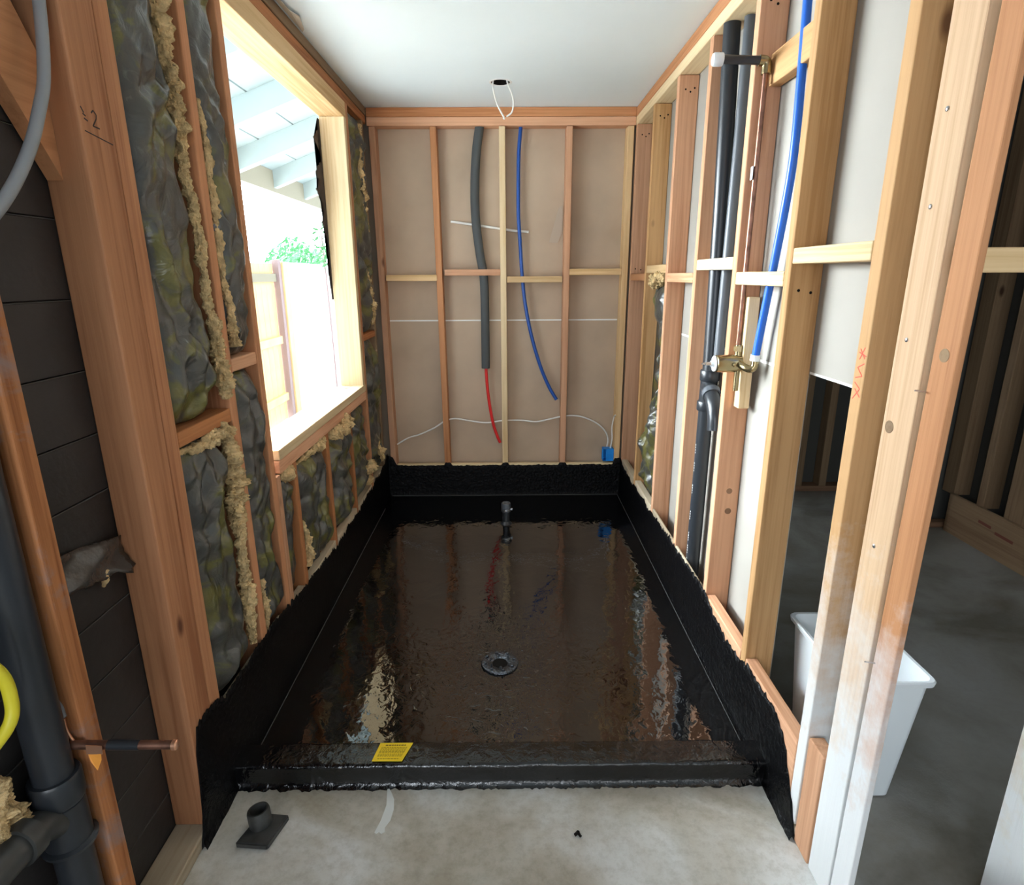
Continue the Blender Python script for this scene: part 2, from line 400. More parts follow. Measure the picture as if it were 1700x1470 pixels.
# ceiling with a round hole for the light box
bm = bmesh.new(); hc = Vector((0.80, -0.46, H)); R_ = 0.052; SEG = 32
outer = [bm.verts.new(p) for p in ((-0.13, YB, H), (4.0, YB, H), (4.0, 0.25, H), (-0.13, 0.25, H))]
inner = [bm.verts.new(hc + Vector((math.cos(2 * math.pi * k / SEG), math.sin(2 * math.pi * k / SEG), 0)) * R_) for k in range(SEG)]
es = [bm.edges.new((outer[k], outer[(k + 1) % 4])) for k in range(4)] + [bm.edges.new((inner[k], inner[(k + 1) % SEG])) for k in range(SEG)]
r = bmesh.ops.triangle_fill(bm, edges=es, use_beauty=True)
fs = [g for g in r['geom'] if isinstance(g, bmesh.types.BMFace)]
ex = bmesh.ops.extrude_face_region(bm, geom=fs)
bmesh.ops.translate(bm, verts=[g for g in ex['geom'] if isinstance(g, bmesh.types.BMVert)], vec=(0, 0, 0.02))
bmesh.ops.recalc_face_normals(bm, faces=bm.faces)
tag(finish(bm, 'ceiling', M_CEIL), kind='structure')
bm = bmesh.new(); add_box(bm, -0.16, 4.1, YB - 0.1, 0.4, H + 0.12, H + 0.16)
tag(finish(bm, 'roof_slab_1', M_GREYBOARD), kind='structure')  # unseen roof slab above the ceiling, shuts out the sky

# outer wall: horizontal boards covered with black paper, with the window hole
WY0, WY1, WZ0, WZ1 = -1.895, -0.49, 0.86, 2.30
bm = bmesh.new()
zs = [0.0, 0.15, 0.30, 0.46, 0.61, 0.75, 0.86, 1.02, 1.15, 1.29, 1.44, 1.60, 1.76, 1.92, 2.08, 2.30, 2.46]
for i in range(len(zs) - 1):
    a, b_ = zs[i], zs[i + 1] - 0.004
    if a >= WZ0 - 1e-6 and b_ <= WZ1 + 1e-6:
        add_box(bm, -0.115, -D4 - 0.001, YB, WY0, a, b_, 0.0015); add_box(bm, -0.115, -D4 - 0.001, WY1, 0.1, a, b_, 0.0015)
    else:
        add_box(bm, -0.115, -D4 - 0.001, YB, 0.1, a, b_, 0.0015)
for (a, b_, c, d) in ((YB, WY0, 0, 2.46), (WY1, 0.1, 0, 2.46), (WY0, WY1, 0, WZ0), (WY0, WY1, WZ1, 2.46)):
    add_box(bm, -0.13, -0.1145, a, b_, c, d)
wl = tag(finish(bm, 'wall_left', M_TARPAPER), kind='structure')
bm = bmesh.new()
for zz in zs[1:-1]:
    add_box(bm, -0.092, -D4 - 0.0002, YB, WY0 if WZ0 < zz < WZ1 else 0.09, zz - 0.0038, zz - 0.0022)
finish(bm, 'board_seams', plain('dusty_seam', (0.085, 0.078, 0.07), 0.9), wl)

# drywall sheets seen from behind
bm = bmesh.new(); add_box(bm, -0.09, W + 0.10, D4 + 0.001, D4 + 0.014, 0.0, H)
wb = tag(finish(bm, 'wall_back', M_DRY_B), kind='structure')
bm = bmesh.new(); add_box(bm, 0.05, W - 0.05, D4 - 0.001, D4 + 0.0125, 1.1955, 1.2045)
finish(bm, 'joint_strip', M_GYP, wb)['label'] = 'white joint line between the two sheets'
bm = bmesh.new()
XD = W + D4 + 0.001
add_box(bm, XD, XD + 0.0125, -2.20, D4, 0.0, H)
add_box(bm, XD, XD + 0.0125, -2.63, -2.20, 1.215, H)
wr = tag(finish(bm, 'wall_right', M_DRY_R), kind='structure')
bm = bmesh.new(); add_box(bm, XD - 0.001, XD + 0.012, -2.20, D4, 1.1955, 1.2045)
finish(bm, 'joint_strip', M_GYP, wr)['label'] = 'white joint line between the two sheets'
bm = bmesh.new(); add_box(bm, XD - 0.0015, XD + 0.0125, -2.62, -2.225, 1.209, 1.2155)
finish(bm, 'cut_edge', M_GYP, wr)['label'] = 'white gypsum core at the cut bottom edge'

# room next door and the room behind the camera
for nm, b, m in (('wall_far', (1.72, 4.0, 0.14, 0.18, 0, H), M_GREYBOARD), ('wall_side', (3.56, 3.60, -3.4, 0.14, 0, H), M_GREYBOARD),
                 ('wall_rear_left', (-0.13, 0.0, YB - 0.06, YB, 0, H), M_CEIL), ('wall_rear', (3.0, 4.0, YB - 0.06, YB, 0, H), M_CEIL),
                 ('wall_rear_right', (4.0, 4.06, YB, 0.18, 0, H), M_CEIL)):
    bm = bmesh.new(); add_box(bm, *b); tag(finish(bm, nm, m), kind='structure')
bm = bmesh.new(); add_box(bm, 0.0, 3.0, YB - 0.06, YB, 0, H)
tag(finish(bm, 'wall_rear_middle', M_CEIL), kind='structure')

# ------------------------------------------------------------------ back wall framing
for i, (x, tx, k, d) in enumerate([
        (0.022, -0.012, 'pink', 'pinkish fir stud at the left end of the back wall'),
        (0.392, -0.020, 'fir', 'reddish fir stud in the back wall, left of the grey foam hose'),
        (0.787, -0.004, 'cream', 'pale cream stud in the middle of the back wall'),
        (1.180, 0.006, 'pink', 'pinkish stud in the back wall, right of the deep blue tube'),
        (1.552, 0.000, 'pale', 'pale stud at the right end of the back wall beside the blue box')]):
    lumber('wall_stud', (x, x + D2, 0, D4, 0.04, H - 0.102), k, d, group='back wall studs', top=(tx, 0))
lumber('top_plate', (0.0, W - 0.001, 0, D4, H - 0.051, H - 0.001), 'fir', 'upper reddish top plate of the back wall, touching the ceiling', 'top plate')
lumber('top_plate', (0.0, W - 0.001, 0, D4, H - 0.100, H - 0.0525), 'pink', 'lower top plate of the back wall, resting on the back studs', 'top plate')
lumber('bottom_plate', (0.0, W, 0, D4, 0.0, 0.038), 'dusty', 'bottom plate of the back wall behind the black coating', 'bottom plate')
for (x0, x1, z, k, d) in [(0.062, 0.390, 1.452, 'pale', 'pale fire block between the leftmost pair of back wall studs'),
                          (0.432, 0.785, 1.484, 'pink', 'pinkish fire block crossing the grey foam hose in the back wall'),
                          (0.827, 1.178, 1.440, 'pale', 'pale fire block crossing the deep blue tube in the back wall'),
                          (1.220, 1.550, 1.484, 'pale', 'pale fire block between the rightmost pair of back wall studs')]:
    lumber('fire_block', (x0, x1, 0, D4 - 0.002, z, z + D2), k, d, 'wood block', 'fire blocks in the back wall')
for (x0, x1, d) in [(0.062, 0.390, 'first from the left'), (0.432, 0.785, 'second from the left'), (0.827, 1.178, 'third from the left'), (1.220, 1.550, 'rightmost')]:
    lumber('backing_board', (x0, x1, 0.0, 0.038, 0.045, 0.235), 'cream', 'pale backing board low in the back wall above the black coating, ' + d, 'backing board', 'backing boards in the back wall')

# ------------------------------------------------------------------ right wall framing
ZT = H - 0.102
RS = [(-0.040, 'pink', 'reddish stud in the corner where the right wall meets the back wall', 0.04),
      (-0.470, 'tan', 'golden stud in the right wall, just behind the black hanging batt', 0.04),
      (-0.928, 'pink', 'reddish brown stud in the right wall, in front of the black hanging batt', 0.04),
      (-1.380, 'pink', 'brownish pink stud in the right wall, just behind the black drain stack', 0.04),
      (-1.822, 'pink', 'pale edged stud in the right wall between drain stack and shower valve', 0.04),
      (-2.225, 'tan', 'wide looking golden stud in the right wall in front of the bright blue tube', 0.04)]
for q_, (y, k, d, z0) in enumerate(RS):
    st = lumber('wall_stud', (W, W + D4, y, y + D2, z0, ZT), k, d, group='right wall studs')
    zb = (1.52, 1.47, 1.47, 1.52, 1.47, 1.44)[q_]
    for (dx, z) in ((0.028, zb), (0.062, zb - 0.006), (0.030, 2.28), (0.052, 2.27), (0.070, 2.285)):
        lathe('nail_head', [(0, 0.0042), (0.0008, 0.004), (0.0008, 0)], (W + dx, y - 0.0001, z), (0, -1, 0), M_DARKHOLE, st, 8)
    if q_ == 4:
        for (kx, kz, kr) in ((0.052, 0.705, 0.011), (0.054, 0.625, 0.012)):
            lathe('knot', [(0, kr), (0.0006, kr), (0.0003, kr * 0.6), (0.0007, 0)], (W + kx, y - 0.0001, kz), (0, -1, 0), wood('old', 2), st, 16)
lumber('wall_stud', (W, W + D4, -2.632, -2.590, 0.04, ZT), 'tan', 'cream edged stud with faint red crayon marks, foot whitened', wash=0.68)
fp = lumber('wall_stud', (W, W + D2, -2.808, -2.718, 0.0, ZT), 'blush', 'broad cream and pink post with nail heads and one round knot, foot whitened', 'wood post', wash=0.68)
rp = lumber('wall_stud', (W - 0.008, W + 0.006, -2.884, -2.823, 0.0, ZT), 'fir', 'reddish end post at the doorway, frontmost in the right wall, foot whitened', 'wood post', wash=0.68, top=(0, -0.026))
for nm, (y, z) in zip(range(5), [(-2.752, 1.76), (-2.752, 1.60), (-2.750, 1.36), (-2.760, 0.93), (-2.757, 1.66)][:4]):
    lathe('nail_head', [(0, 0.0045), (0.0015, 0.0045), (0.0025, 0.003), (0.0028, 0)], (W - 0.0001, y, z), (-1, 0, 0), M_STEEL, fp, 12)
lathe('knot', [(0, 0.013), (0.0006, 0.013), (0.0008, 0.010), (0.0004, 0.0095), (0.0006, 0.006), (0.0008, 0.0)], (W - 0.0001, -2.742, 1.185), (-1, 0, 0), wood('stained_shaded', 0), fp, 20)
for (z, l) in ((1.275, 0.018), (0.70, 0.020)):
    tube('nail', [(W - 0.006, -2.838, z), (W - 0.008 - l, -2.835, z + 0.002)], 0.0016, M_STEEL, rp, smooth=False, seg=8)
lathe('knot', [(0, 0.012), (0.0006, 0.012), (0.0009, 0.005), (0.0004, 0.0)], (W - 0.0081, -2.868, 1.345), (-1, 0, 0), wood('stained_shaded', 0), rp, 20)
# hand drawn red mark on the cream stud
s7 = [o for o in C.objects if o.get('label', '').startswith('cream edged stud with faint')][0]
bm = bmesh.new()
for (a, b_) in [((-2.600, 1.215), (-2.622, 1.240)), ((-2.622, 1.240), (-2.600, 1.252)), ((-2.626, 1.222), (-2.604, 1.238)), ((-2.600, 1.262), (-2.624, 1.268)),
               ((-2.624, 1.268), (-2.603, 1.285)), ((-2.603, 1.285), (-2.626, 1.296)), ((-2.605, 1.303), (-2.620, 1.330)), ((-2.624, 1.306), (-2.604, 1.326)),
               ((-2.628, 1.312), (-2.601, 1.318))]:
    p, q = Vector((W, a[0], a[1])), Vector((W, b_[0], b_[1])); d = (q - p).normalized(); n_ = Vector((1, 0, 0)).cross(d) * 0.0011
    vv = [bm.verts.new(t + o_) for t, o_ in ((p, n_), (q, n_), (q, -n_), (p, -n_))]
    ww = [bm.verts.new(v.co - Vector((0.0006, 0, 0))) for v in vv]
    bm.faces.new(vv); bm.faces.new(list(reversed(ww)))
    for k_ in range(4): bm.faces.new((vv[k_], ww[k_], ww[(k_ + 1) % 4], vv[(k_ + 1) % 4]))
bmesh.ops.recalc_face_normals(bm, faces=bm.faces)
finish(bm, 'crayon_mark', M_REDINK, s7)['label'] = 'red crayon scribble'
lumber('top_plate', (W, W + D4, -3.9, D4, H - 0.051, H - 0.001), 'fir', 'upper orange top plate of the right wall, touching the ceiling', 'top plate')
lumber('top_plate', (W, W + D4, -3.9, D4, H - 0.100, H - 0.0525), 'cream', 'lower pale top plate of the right wall, resting on the right studs', 'top plate')
lumber('bottom_plate', (W, W + D4, -2.70, 0.0, 0.0, 0.038), 'dusty', 'bottom plate of the right wall, behind the black coating', 'bottom plate')
for (y0, y1, z, k, d) in [(-0.430, -0.042, 1.450, 'fir', 'reddish fire block nearest the back corner of the right wall'),
                          (-0.888, -0.472, 1.492, 'pale', 'golden fire block above the black hanging batt in the right wall'),
                          (-1.340, -0.930, 1.450, 'pink', 'pinkish fire block between hanging batt and drain stack'),
                          (-1.782, -1.382, 1.500, 'cream', 'cream fire block in front of the twin black pipes'),
                          (-2.185, -1.824, 1.450, 'cream', 'cream fire block crossing the bright blue tube'),
                          (-2.588, -2.227, 1.510, 'cream', 'cream fire block high beside the cut drywall, nearest the doorway post')]:
    lumber('fire_block', (W, W + D4 - 0.002, y0, y1, z, z + D2 + 0.003), k, d, 'wood block', 'fire blocks in the right wall')
RB = [(-0.430, -0.042, 'nearest the back corner'), (-0.888, -0.472, 'under the black hanging batt'), (-1.340, -0.930, 'between hanging batt and drain stack'),
      (-1.782, -1.382, 'behind the drain stack foot'), (-2.185, -1.824, 'under the shower valve'), (-2.588, -2.227, 'below the hole that shows the white bin')]
for y0, y1, d in RB:
    x0, x1 = (W, W + D2) if 'drain' not in d else (W, W + 0.012)
    lumber('backing_board', (x0, x1, y0, y1, 0.045, 0.275), 'dusty' if y1 > -1.4 else 'pink', 'tarry backing board low in right wall, ' + d, 'backing board', 'backing boards in the right wall')
lumber('scrap_block', (W - 0.001, W + D2, -2.712, -2.640, 0.0, 0.335), 'pink', 'short pink scrap block standing at the foot of the right wall beside the posts', 'wood block')

# shower arm block, valve block
lumber('blocking', (W + 0.046, W + 0.084, -2.183, -1.800 - 0.024, 2.045, 2.135), 'tan', 'golden block high in the right wall behind the black shower arm', 'wood block')
lumber('blocking', (W + 0.034, W + 0.072, -1.872, -1.826, 1.03, 1.41), 'cream', 'short upright cream block behind the brass shower valve', 'wood block')

# frame of the doorway on the right
lumber('fire_block', (1.607, 1.977, -2.894, -2.856, 1.484, 1.524), 'pale', 'pale block with a knot running right from the doorway post', 'wood block')
lumber('wall_stud', (1.978, 2.06, -2.90, -2.80, 0, ZT), 'cream', 'whitened post at the lower right edge of the view', 'wood post', wash=0.6)

# ------------------------------------------------------------------ left wall framing
lumber('bottom_plate', (-D4, 0.0, -5.2, 0.0, 0.0, 0.038), 'dusty', 'dusty bottom plate of the left wall along the slab', 'bottom plate')
lumber('top_plate', (-D4, 0.0, YB, 0.0, H - 0.045, H - 0.002), 'stained_shaded', 'dark stained upper top plate of the left wall', 'top plate')
lumber('top_plate', (-D4, -0.004, YB, 0.0, H - 0.092, H - 0.047), 'rust', 'brown lower top plate of the left wall over the window header', 'top plate')
ZL = H - 0.094
lumber('wall_stud', (-D4, 0.0, -2.935, -2.893, 0.038, ZL), 'rust', 'nearest rusty stud in the left wall, plaster stained, crossed by the copper stub', smear=(0.30, 0.22, 0.20))
l1 = lumber('wall_stud', (-D4, 0.0, -2.612, -2.510, 0.038, ZL), 'amber', 'broad orange stud at the front end of the black pan, stamped near the top')
lumber('wall_stud', (-D4, -0.002, -2.505, -2.452, 0.038, ZL), 'amber', 'narrower orange stud nailed behind the broad front stud')
lumber('wall_stud', (-D4, 0.0, -2.155, -2.112, 0.038, ZL), 'amber', 'orange stud with a pale edge between the two tall insulation bays')
lumber('wall_stud', (-D4, 0.0, -1.925, -1.887, 0.038, ZL), 'amber', 'reddish stud forming the near side of the window opening')
lumber('jack_stud', (-D4, -0.001, -1.885, -1.845, 0.038, 0.79), 'pink', 'short pinkish stud carrying the near end of the window sill')
lumber('jack_stud', (-0.128, 0.0, -0.530, -0.487, 0.79, 2.27), 'cream', 'pale knotty board lining the far side of the window opening')
lumber('wall_stud', (-D4, 0.001, -0.485, -0.445, 0.038, ZL), 'amber', 'reddish stud just beyond the window opening')
lumber('wall_stud', (-D4, -0.002, -0.120, -0.082, 0.038, ZL), 'stained_shaded', 'greyish stud in the left wall beside the back corner')
lumber('window_header', (-0.128, 0.0, -1.885, -0.487, 2.27, ZL), 'pale', 'pale header board across the top of the window opening', 'header')
lumber('window_sill', (-0.140, 0.004, -1.845, -0.487, 0.842, 0.881), 'cream', 'upper sill plate of the window opening, pale cream', 'sill')  # plain cream wood, no bleaching in its colour
lumber('window_sill', (-D4, 0.002, -1.845, -0.487, 0.792, 0.840), 'pink', 'lower sill plate resting on the short studs under the window', 'sill')
for y, k, d in [(-1.705, 'rust', 'first short stud under the window sill, counted from the near side'), (-1.275, 'rust', 'middle short stud under the window sill'),
                (-0.860, 'rust', 'last short stud under the window sill, nearest the back wall')]:
    lumber('cripple_stud', (-D4, -0.004, y, y + D2, 0.038, 0.79), k, d)
lumber('fire_block', (-D4, -0.002, -2.450, -2.157, 1.065, 1.105), 'rust', 'rusty fire block across the nearer insulation bay', 'wood block')
lumber('fire_block', (-D4, -0.002, -2.110, -1.927, 1.205, 1.245), 'pink', 'pinkish fire block beside the near edge of the window', 'wood block')
lumber('fire_block', (-D4, -0.002, -0.443, -0.122, 1.120, 1.158), 'rust', 'small rusty fire block beyond the window near the back corner', 'wood block')
for y0, y1, d in [(-2.450, -2.157, 'nearest'), (-2.110, -1.927, 'second from the near end'), (-1.843, -1.707, 'third from the near end'), (-1.665, -1.277, 'fourth from the near end, under the window'),
                  (-1.235, -0.862, 'fifth from the near end, under the window'), (-0.820, -0.487, 'sixth from the near end, under the window'), (-0.443, -0.122, 'nearest the back corner')]:
    lumber('backing_board', (-D2, -0.001, y0, y1, 0.045, 0.265), 'dusty', 'backing board low in the left wall, ' + d, 'backing board', 'backing boards in the left wall')
# stamp and pencil line on the broad stud
bm = bmesh.new()
def stroke(bm, p, q, w, nrm, t=0.0005):
    p, q, nrm = Vector(p), Vector(q), Vector(nrm); d = (q - p).normalized(); n_ = nrm.cross(d) * w
    vv = [bm.verts.new(a + b_) for a, b_ in ((p, n_), (q, n_), (q, -n_), (p, -n_))]
    ww = [bm.verts.new(v.co + nrm * t) for v in vv]
    bm.faces.new(vv); bm.faces.new(list(reversed(ww)))
    for k_ in range(4): bm.faces.new((vv[k_], ww[k_], ww[(k_ + 1) % 4], vv[(k_ + 1) % 4]))
stroke(bm, (0, -2.604, 1.762), (0, -2.520, 1.752), 0.0010, (1, 0, 0))
for a, b_ in [((-2.575, 1.800), (-2.568, 1.806)), ((-2.568, 1.806), (-2.560, 1.800)), ((-2.560, 1.800), (-2.562, 1.792)), ((-2.562, 1.792), (-2.576, 1.776)), ((-2.576, 1.776), (-2.556, 1.775)),
             ((-2.605, 1.805), (-2.598, 1.795)), ((-2.602, 1.793), (-2.594, 1.790)), ((-2.600, 1.785), (-2.590, 1.782))]:
    stroke(bm, (0, a[0], a[1]), (0, b_[0], b_[1]), 0.0013, (1, 0, 0))
finish(bm, 'ink_stamp', M_BLACKINK, l1)['label'] = 'faint dark stamped numerals and a scored line'
# let-in diagonal brace
bm = bmesh.new()
prof = [(-2.890, 1.885), (-2.890, 1.99), (-2.66, 2.28), (-2.614, 2.34)]
pts = [(-2.890, 2.16), (-2.614, 1.865), (-2.614, 1.665), (-2.890, 1.965)]
pts = [(-2.892, 2.32), (-2.614, 1.886), (-2.614, 1.67), (-2.892, 2.07)]
tag(sheet('diagonal_brace', [(-0.086, y, z) for y, z in pts], (1, 0, 0), 0.032, wood('fir', 1)), 'orange diagonal brace board in the dark bay at upper left', 'wood brace')

# ------------------------------------------------------------------ insulation
def batt(y0, y1, z0, z1, label, bulge=0.022, seed=0, xf=-0.012, dirx=1, yellow=None, name='insulation_batt', taper=None):
    """crumpled foil faced batt between two studs; front surface faces dirx"""
    st = 0.008
    ny = max(6, int((y1 - y0) / st)); nz = max(8, int((z1 - z0) / st))
    bm = bmesh.new(); G = []
    for j in range(nz + 1):
        row = []
        for i in range(ny + 1):
            u, v = i / ny, j / nz
            yy0, yy1 = y0, y1
            y = y0 + (y1 - y0) * u; z = z0 + (z1 - z0) * v
            if taper:
                a, b_ = taper(v); y = a + (b_ - a) * u
            p = Vector((seed * 3.1, y * 9 + seed, z * 5))
            q = Vector((seed * 1.7, y * 26, z * 15 + seed))
            r1 = 1 - abs(noise.noise(p)) * 2.2
            r2 = 1 - abs(noise.noise(q)) * 2.0
            r3 = noise.noise(Vector((seed, y * 3, z * 2.2)))
            edge = min(1, min(u, 1 - u) * 4.5) ** 0.6 * min(1, min(v, 1 - v) * nz * 0.09) ** 0.5
            fold = 0.0
            for (ky, kz, am) in ((9, 1.3, 0.50), (6, -4.5, 0.42), (3, 7, 0.25), (17, -7, 0.16), (13, 11, 0.12)):
                t_ = (y * ky + z * kz + seed * 0.37 + 1.3 * noise.noise(Vector((y * 5, z * 4, seed + ky)))) % 1.0
                fold += am * (abs(2 * t_ - 1) * 1.6 - 0.8) * (0.5 + 0.9 * noise.noise(Vector((y * 4 + ky, z * 3, seed * 2))))
            d = bulge * (edge * (0.55 + 0.6 * r3) + (0.12 * r1 + 1.15 * fold - 0.05) * (0.35 + 0.65 * edge)) - 0.030 * (1 - edge)
            if dirx > 0 and y1 < -1.9:
                w_ = max(0.0, (u - 0.74) / 0.26); d -= 0.060 * w_ * w_ * (3 - 2 * w_) * (0.7 + 0.6 * abs(noise.noise(Vector((z * 5, seed, 4)))))
            row.append(bm.verts.new((xf + dirx * d, y + 0.004 * noise.noise(q * 1.3), z)))
        G.append(row)
    for j in range(nz):
        for i in range(ny):
            bm.faces.new((G[j][i], G[j][i + 1], G[j + 1][i + 1], G[j + 1][i]))
    back = -0.086 if dirx > 0 else W + 0.086
    B = [[bm.verts.new((back, G[j][i].co.y, G[j][i].co.z)) for i in (0, ny)] for j in (0, nz)]
    # side skirts
    bm.faces.new([G[0][i] for i in range(ny + 1)] + [B[0][1], B[0][0]])
    bm.faces.new([G[nz][i] for i in range(ny, -1, -1)] + [B[1][0], B[1][1]])
    bm.faces.new([G[j][0] for j in range(nz, -1, -1)] + [B[0][0], B[1][0]])
    bm.faces.new([G[j][ny] for j in range(nz + 1)] + [B[1][1], B[0][1]])
    bm.faces.new([B[0][0], B[0][1], B[1][1], B[1][0]])
    bmesh.ops.recalc_face_normals(bm, faces=bm.faces)
    o = finish(bm, name, M_FOIL, smooth=True)
    tag(o, label, 'insulation')
    for strip in (yellow or []):
        pts_, rad = strip
        tube('fibreglass_edge', pts_, 0.02, M_FIBRE, o, seg=14, radii=rad, wobble=1.0)['label'] = 'torn yellow fibreglass fluff along the edge'
    return o
batt(-2.448, -2.205, 1.107, 2.344, 'tall crumpled black and olive insulation batt in the nearest bay, above its fire block', 0.040, 1, -0.016,
     yellow=[([(-0.030, -2.225, 2.34), (-0.02, -2.245, 2.2), (-0.012, -2.235, 2.05), (-0.02, -2.200, 1.9), (-0.024, -2.19, 1.75)], [0.022, 0.030, 0.020, 0.024, 0.012]),
             ([(-0.026, -2.19, 1.75), (-0.010, -2.185, 1.6), (-0.002, -2.205, 1.45), (0.0, -2.190, 1.32), (0.004, -2.185, 1.20), (0.0, -2.175, 1.14)], [0.012, 0.013, 0.011, 0.017, 0.022, 0.012])])
batt(-2.448, -2.205, 0.295, 1.063, 'crumpled black insulation batt low in the nearest bay, below its fire block', 0.040, 2, -0.018,
     yellow=[([(0.004, -2.195, 1.060), (0.0, -2.205, 1.0), (0.002, -2.195, 0.90), (0.0, -2.205, 0.80), (-0.004, -2.20, 0.66), (-0.006, -2.205, 0.5), (-0.008, -2.20, 0.33)],
              [0.014, 0.018, 0.026, 0.024, 0.014, 0.018, 0.010]),
             ([(-0.02, -2.44, 1.050), (-0.014, -2.36, 1.040), (-0.006, -2.27, 1.045), (0.0, -2.21, 1.06)], [0.005, 0.012, 0.020, 0.016])])
batt(-2.108, -1.932, 1.247, 2.344, 'tall narrow black and olive batt beside the near edge of the window, above its block', 0.034, 3, -0.012,
     yellow=[([(-0.010, -2.088, 1.95), (-0.004, -2.090, 1.8), (-0.004, -2.088, 1.65), (-0.004, -2.092, 1.5), (0.002, -2.08, 1.36), (0.004, -2.075, 1.28)], [0.006, 0.012, 0.014, 0.010, 0.012, 0.016])])
batt(-2.108, -1.932, 0.29, 1.203, 'black and olive batt low beside the near edge of the window, below its block', 0.034, 4, -0.012,
     yellow=[([(-0.01, -2.09, 0.30), (-0.008, -2.088, 0.40), (-0.01, -2.09, 0.50)], [0.008, 0.015, 0.008])])
batt(-1.843, -1.708, 0.27, 0.788, 'narrow black batt under the near end of the window sill', 0.03, 5, -0.03,
     yellow=[([(-0.012, -1.82, 0.775), (-0.004, -1.77, 0.765), (-0.012, -1.72, 0.775)], [0.012, 0.024, 0.014])])
batt(-1.664, -1.278, 0.27, 0.775, 'bulging black batt under the window sill, between first and middle short studs', 0.044, 6, -0.020,
     yellow=[([(-0.03, -1.62, 0.75), (-0.012, -1.50, 0.765), (-0.008, -1.38, 0.77), (-0.014, -1.29, 0.775)], [0.006, 0.014, 0.022, 0.010]),
             ([(-0.01, -1.66, 0.33), (-0.006, -1.64, 0.42), (-0.02, -1.64, 0.52)], [0.018, 0.02, 0.008])])
batt(-1.234, -0.863, 0.27, 0.775, 'bulging black batt under the window sill, between middle and last short studs', 0.044, 7, -0.020,
     yellow=[([(-0.01, -1.22, 0.768), (0.0, -1.08, 0.755), (0.002, -0.96, 0.765), (-0.01, -0.875, 0.775)], [0.014, 0.030, 0.032, 0.014])])
batt(-0.819, -0.488, 0.27, 0.775, 'dark batt under the far end of the window sill', 0.05, 8, -0.022,
     yellow=[([(0.004, -0.66, 0.42), (0.012, -0.58, 0.40), (0.008, -0.50, 0.41)], [0.012, 0.034, 0.020]), ([(-0.010, -0.62, 0.34), (-0.006, -0.56, 0.32), (-0.010, -0.50, 0.33)], [0.012, 0.024, 0.012])])
batt(-0.443, -0.123, 1.160, 2.344, 'olive and tan batt high between window and back corner', 0.04, 9, -0.016,
     yellow=[([(-0.01, -0.20, 2.3), (-0.004, -0.24, 2.1), (-0.006, -0.20, 1.9), (-0.01, -0.23, 1.6), (0.0, -0.26, 1.30), (-0.004, -0.2, 1.2)], [0.02, 0.014, 0.026, 0.014, 0.036, 0.012])])
batt(-0.443, -0.123, 0.27, 1.118, 'dark batt low between window and back corner', 0.04, 10, -0.02,
     yellow=[([(0.0, -0.30, 0.48), (0.004, -0.25, 0.40), (0.0, -0.2, 0.33)], [0.012, 0.028, 0.012])])
batt(-0.875, -0.50, 0.285, 1.455, 'crumpled black and olive batt hanging in the right wall bay next to the back corner', 0.040, 11, W + 0.026, dirx=-1,
     taper=lambda v: (-0.885, -0.62 + 0.14 * math.sin(v * 7.0 + 0.5) - 0.08 * v),
     yellow=[([(W + 0.012, -0.86, 1.47), (W + 0.004, -0.72, 1.455), (W + 0.012, -0.60, 1.44)], [0.018, 0.034, 0.016])])

# loose bits in the dark bay on the left
fl = bmesh.new(); rows = []
for j in range(9):
    row = []
    for i in range(15):
        u, v = i / 14, j / 8
        y = -2.86 + 0.24 * u; z = 0.955 - 0.05 * u - (0.085 + 0.02 * noise.noise((u * 6, 3, 1))) * v
        row.append(fl.verts.new((-0.078 + 0.020 * v * abs(noise.noise((u * 5, v * 4, 2))) + 0.006 * math.sin(u * 9 + v * 6) + 0.012 * v, y, z)))
    rows.append(row)
for j in range(8):
    for i in range(14): fl.faces.new((rows[j][i], rows[j][i + 1], rows[j + 1][i + 1], rows[j + 1][i]))
o = finish(fl, 'plastic_flap', M_FLAP, smooth=True); md = o.modifiers.new('t', 'SOLIDIFY'); md.thickness = 0.001
tag(o, 'torn flap of black plastic film hanging on the dark boards at left', 'plastic film')
tag(tube('insulation_tuft', [(-0.08, -2.690, 0.862), (-0.074, -2.695, 0.84), (-0.08, -2.70, 0.815)], 0.008, M_FIBRE, radii=[0.003, 0.010, 0.004], wobble=0.6), 'small yellow fluff caught under the black plastic flap', 'insulation')
tag(tube('insulation_tuft', [(-0.085, -3.06, 0.65), (-0.078, -3.055, 0.60), (-0.07, -3.065, 0.54), (-0.066, -3.05, 0.49)], 0.03, M_FIBRE, radii=[0.012, 0.020, 0.034, 0.016], wobble=0.8), 'ragged tan fibreglass clump behind the black pipe at lower left', 'insulation')

# ------------------------------------------------------------------ left plumbing
t = empty('drain_pipe', (-0.040, -2.975, 0.04), 'black drain pipe with branch fitting standing at the lower left edge', 'pipe')
tube('pipe_run', [(-0.040, -2.978, 0.56), (-0.040, -2.972, 2.34)], 0.034, M_ABS, t, smooth=False, seg=28)
lathe('coupling', [(0, 0.034), (0, 0.042), (0.006, 0.044), (0.052, 0.044), (0.058, 0.041), (0.058, 0.034)], (-0.040, -2.978, 0.515), (0, 0, 1), M_ABS, t, 28)
lathe('wye_body', [(0, 0.036), (0, 0.046), (0.008, 0.048), (0.012, 0.040), (0.10, 0.040), (0.104, 0.034)], (-0.040, -2.978, 0.41), (0, 0, 1), M_ABS, t, 28)
tube('lower_run', [(-0.040, -2.978, 0.04), (-0.040, -2.978, 0.42)], 0.034, M_ABS, t, smooth=False, seg=28)
tube('branch', [(-0.040, -2.985, 0.475), (-0.040, -3.05, 0.510), (-0.040, -3.20, 0.52)], 0.031, M_DKPLASTIC, t, seg=24)
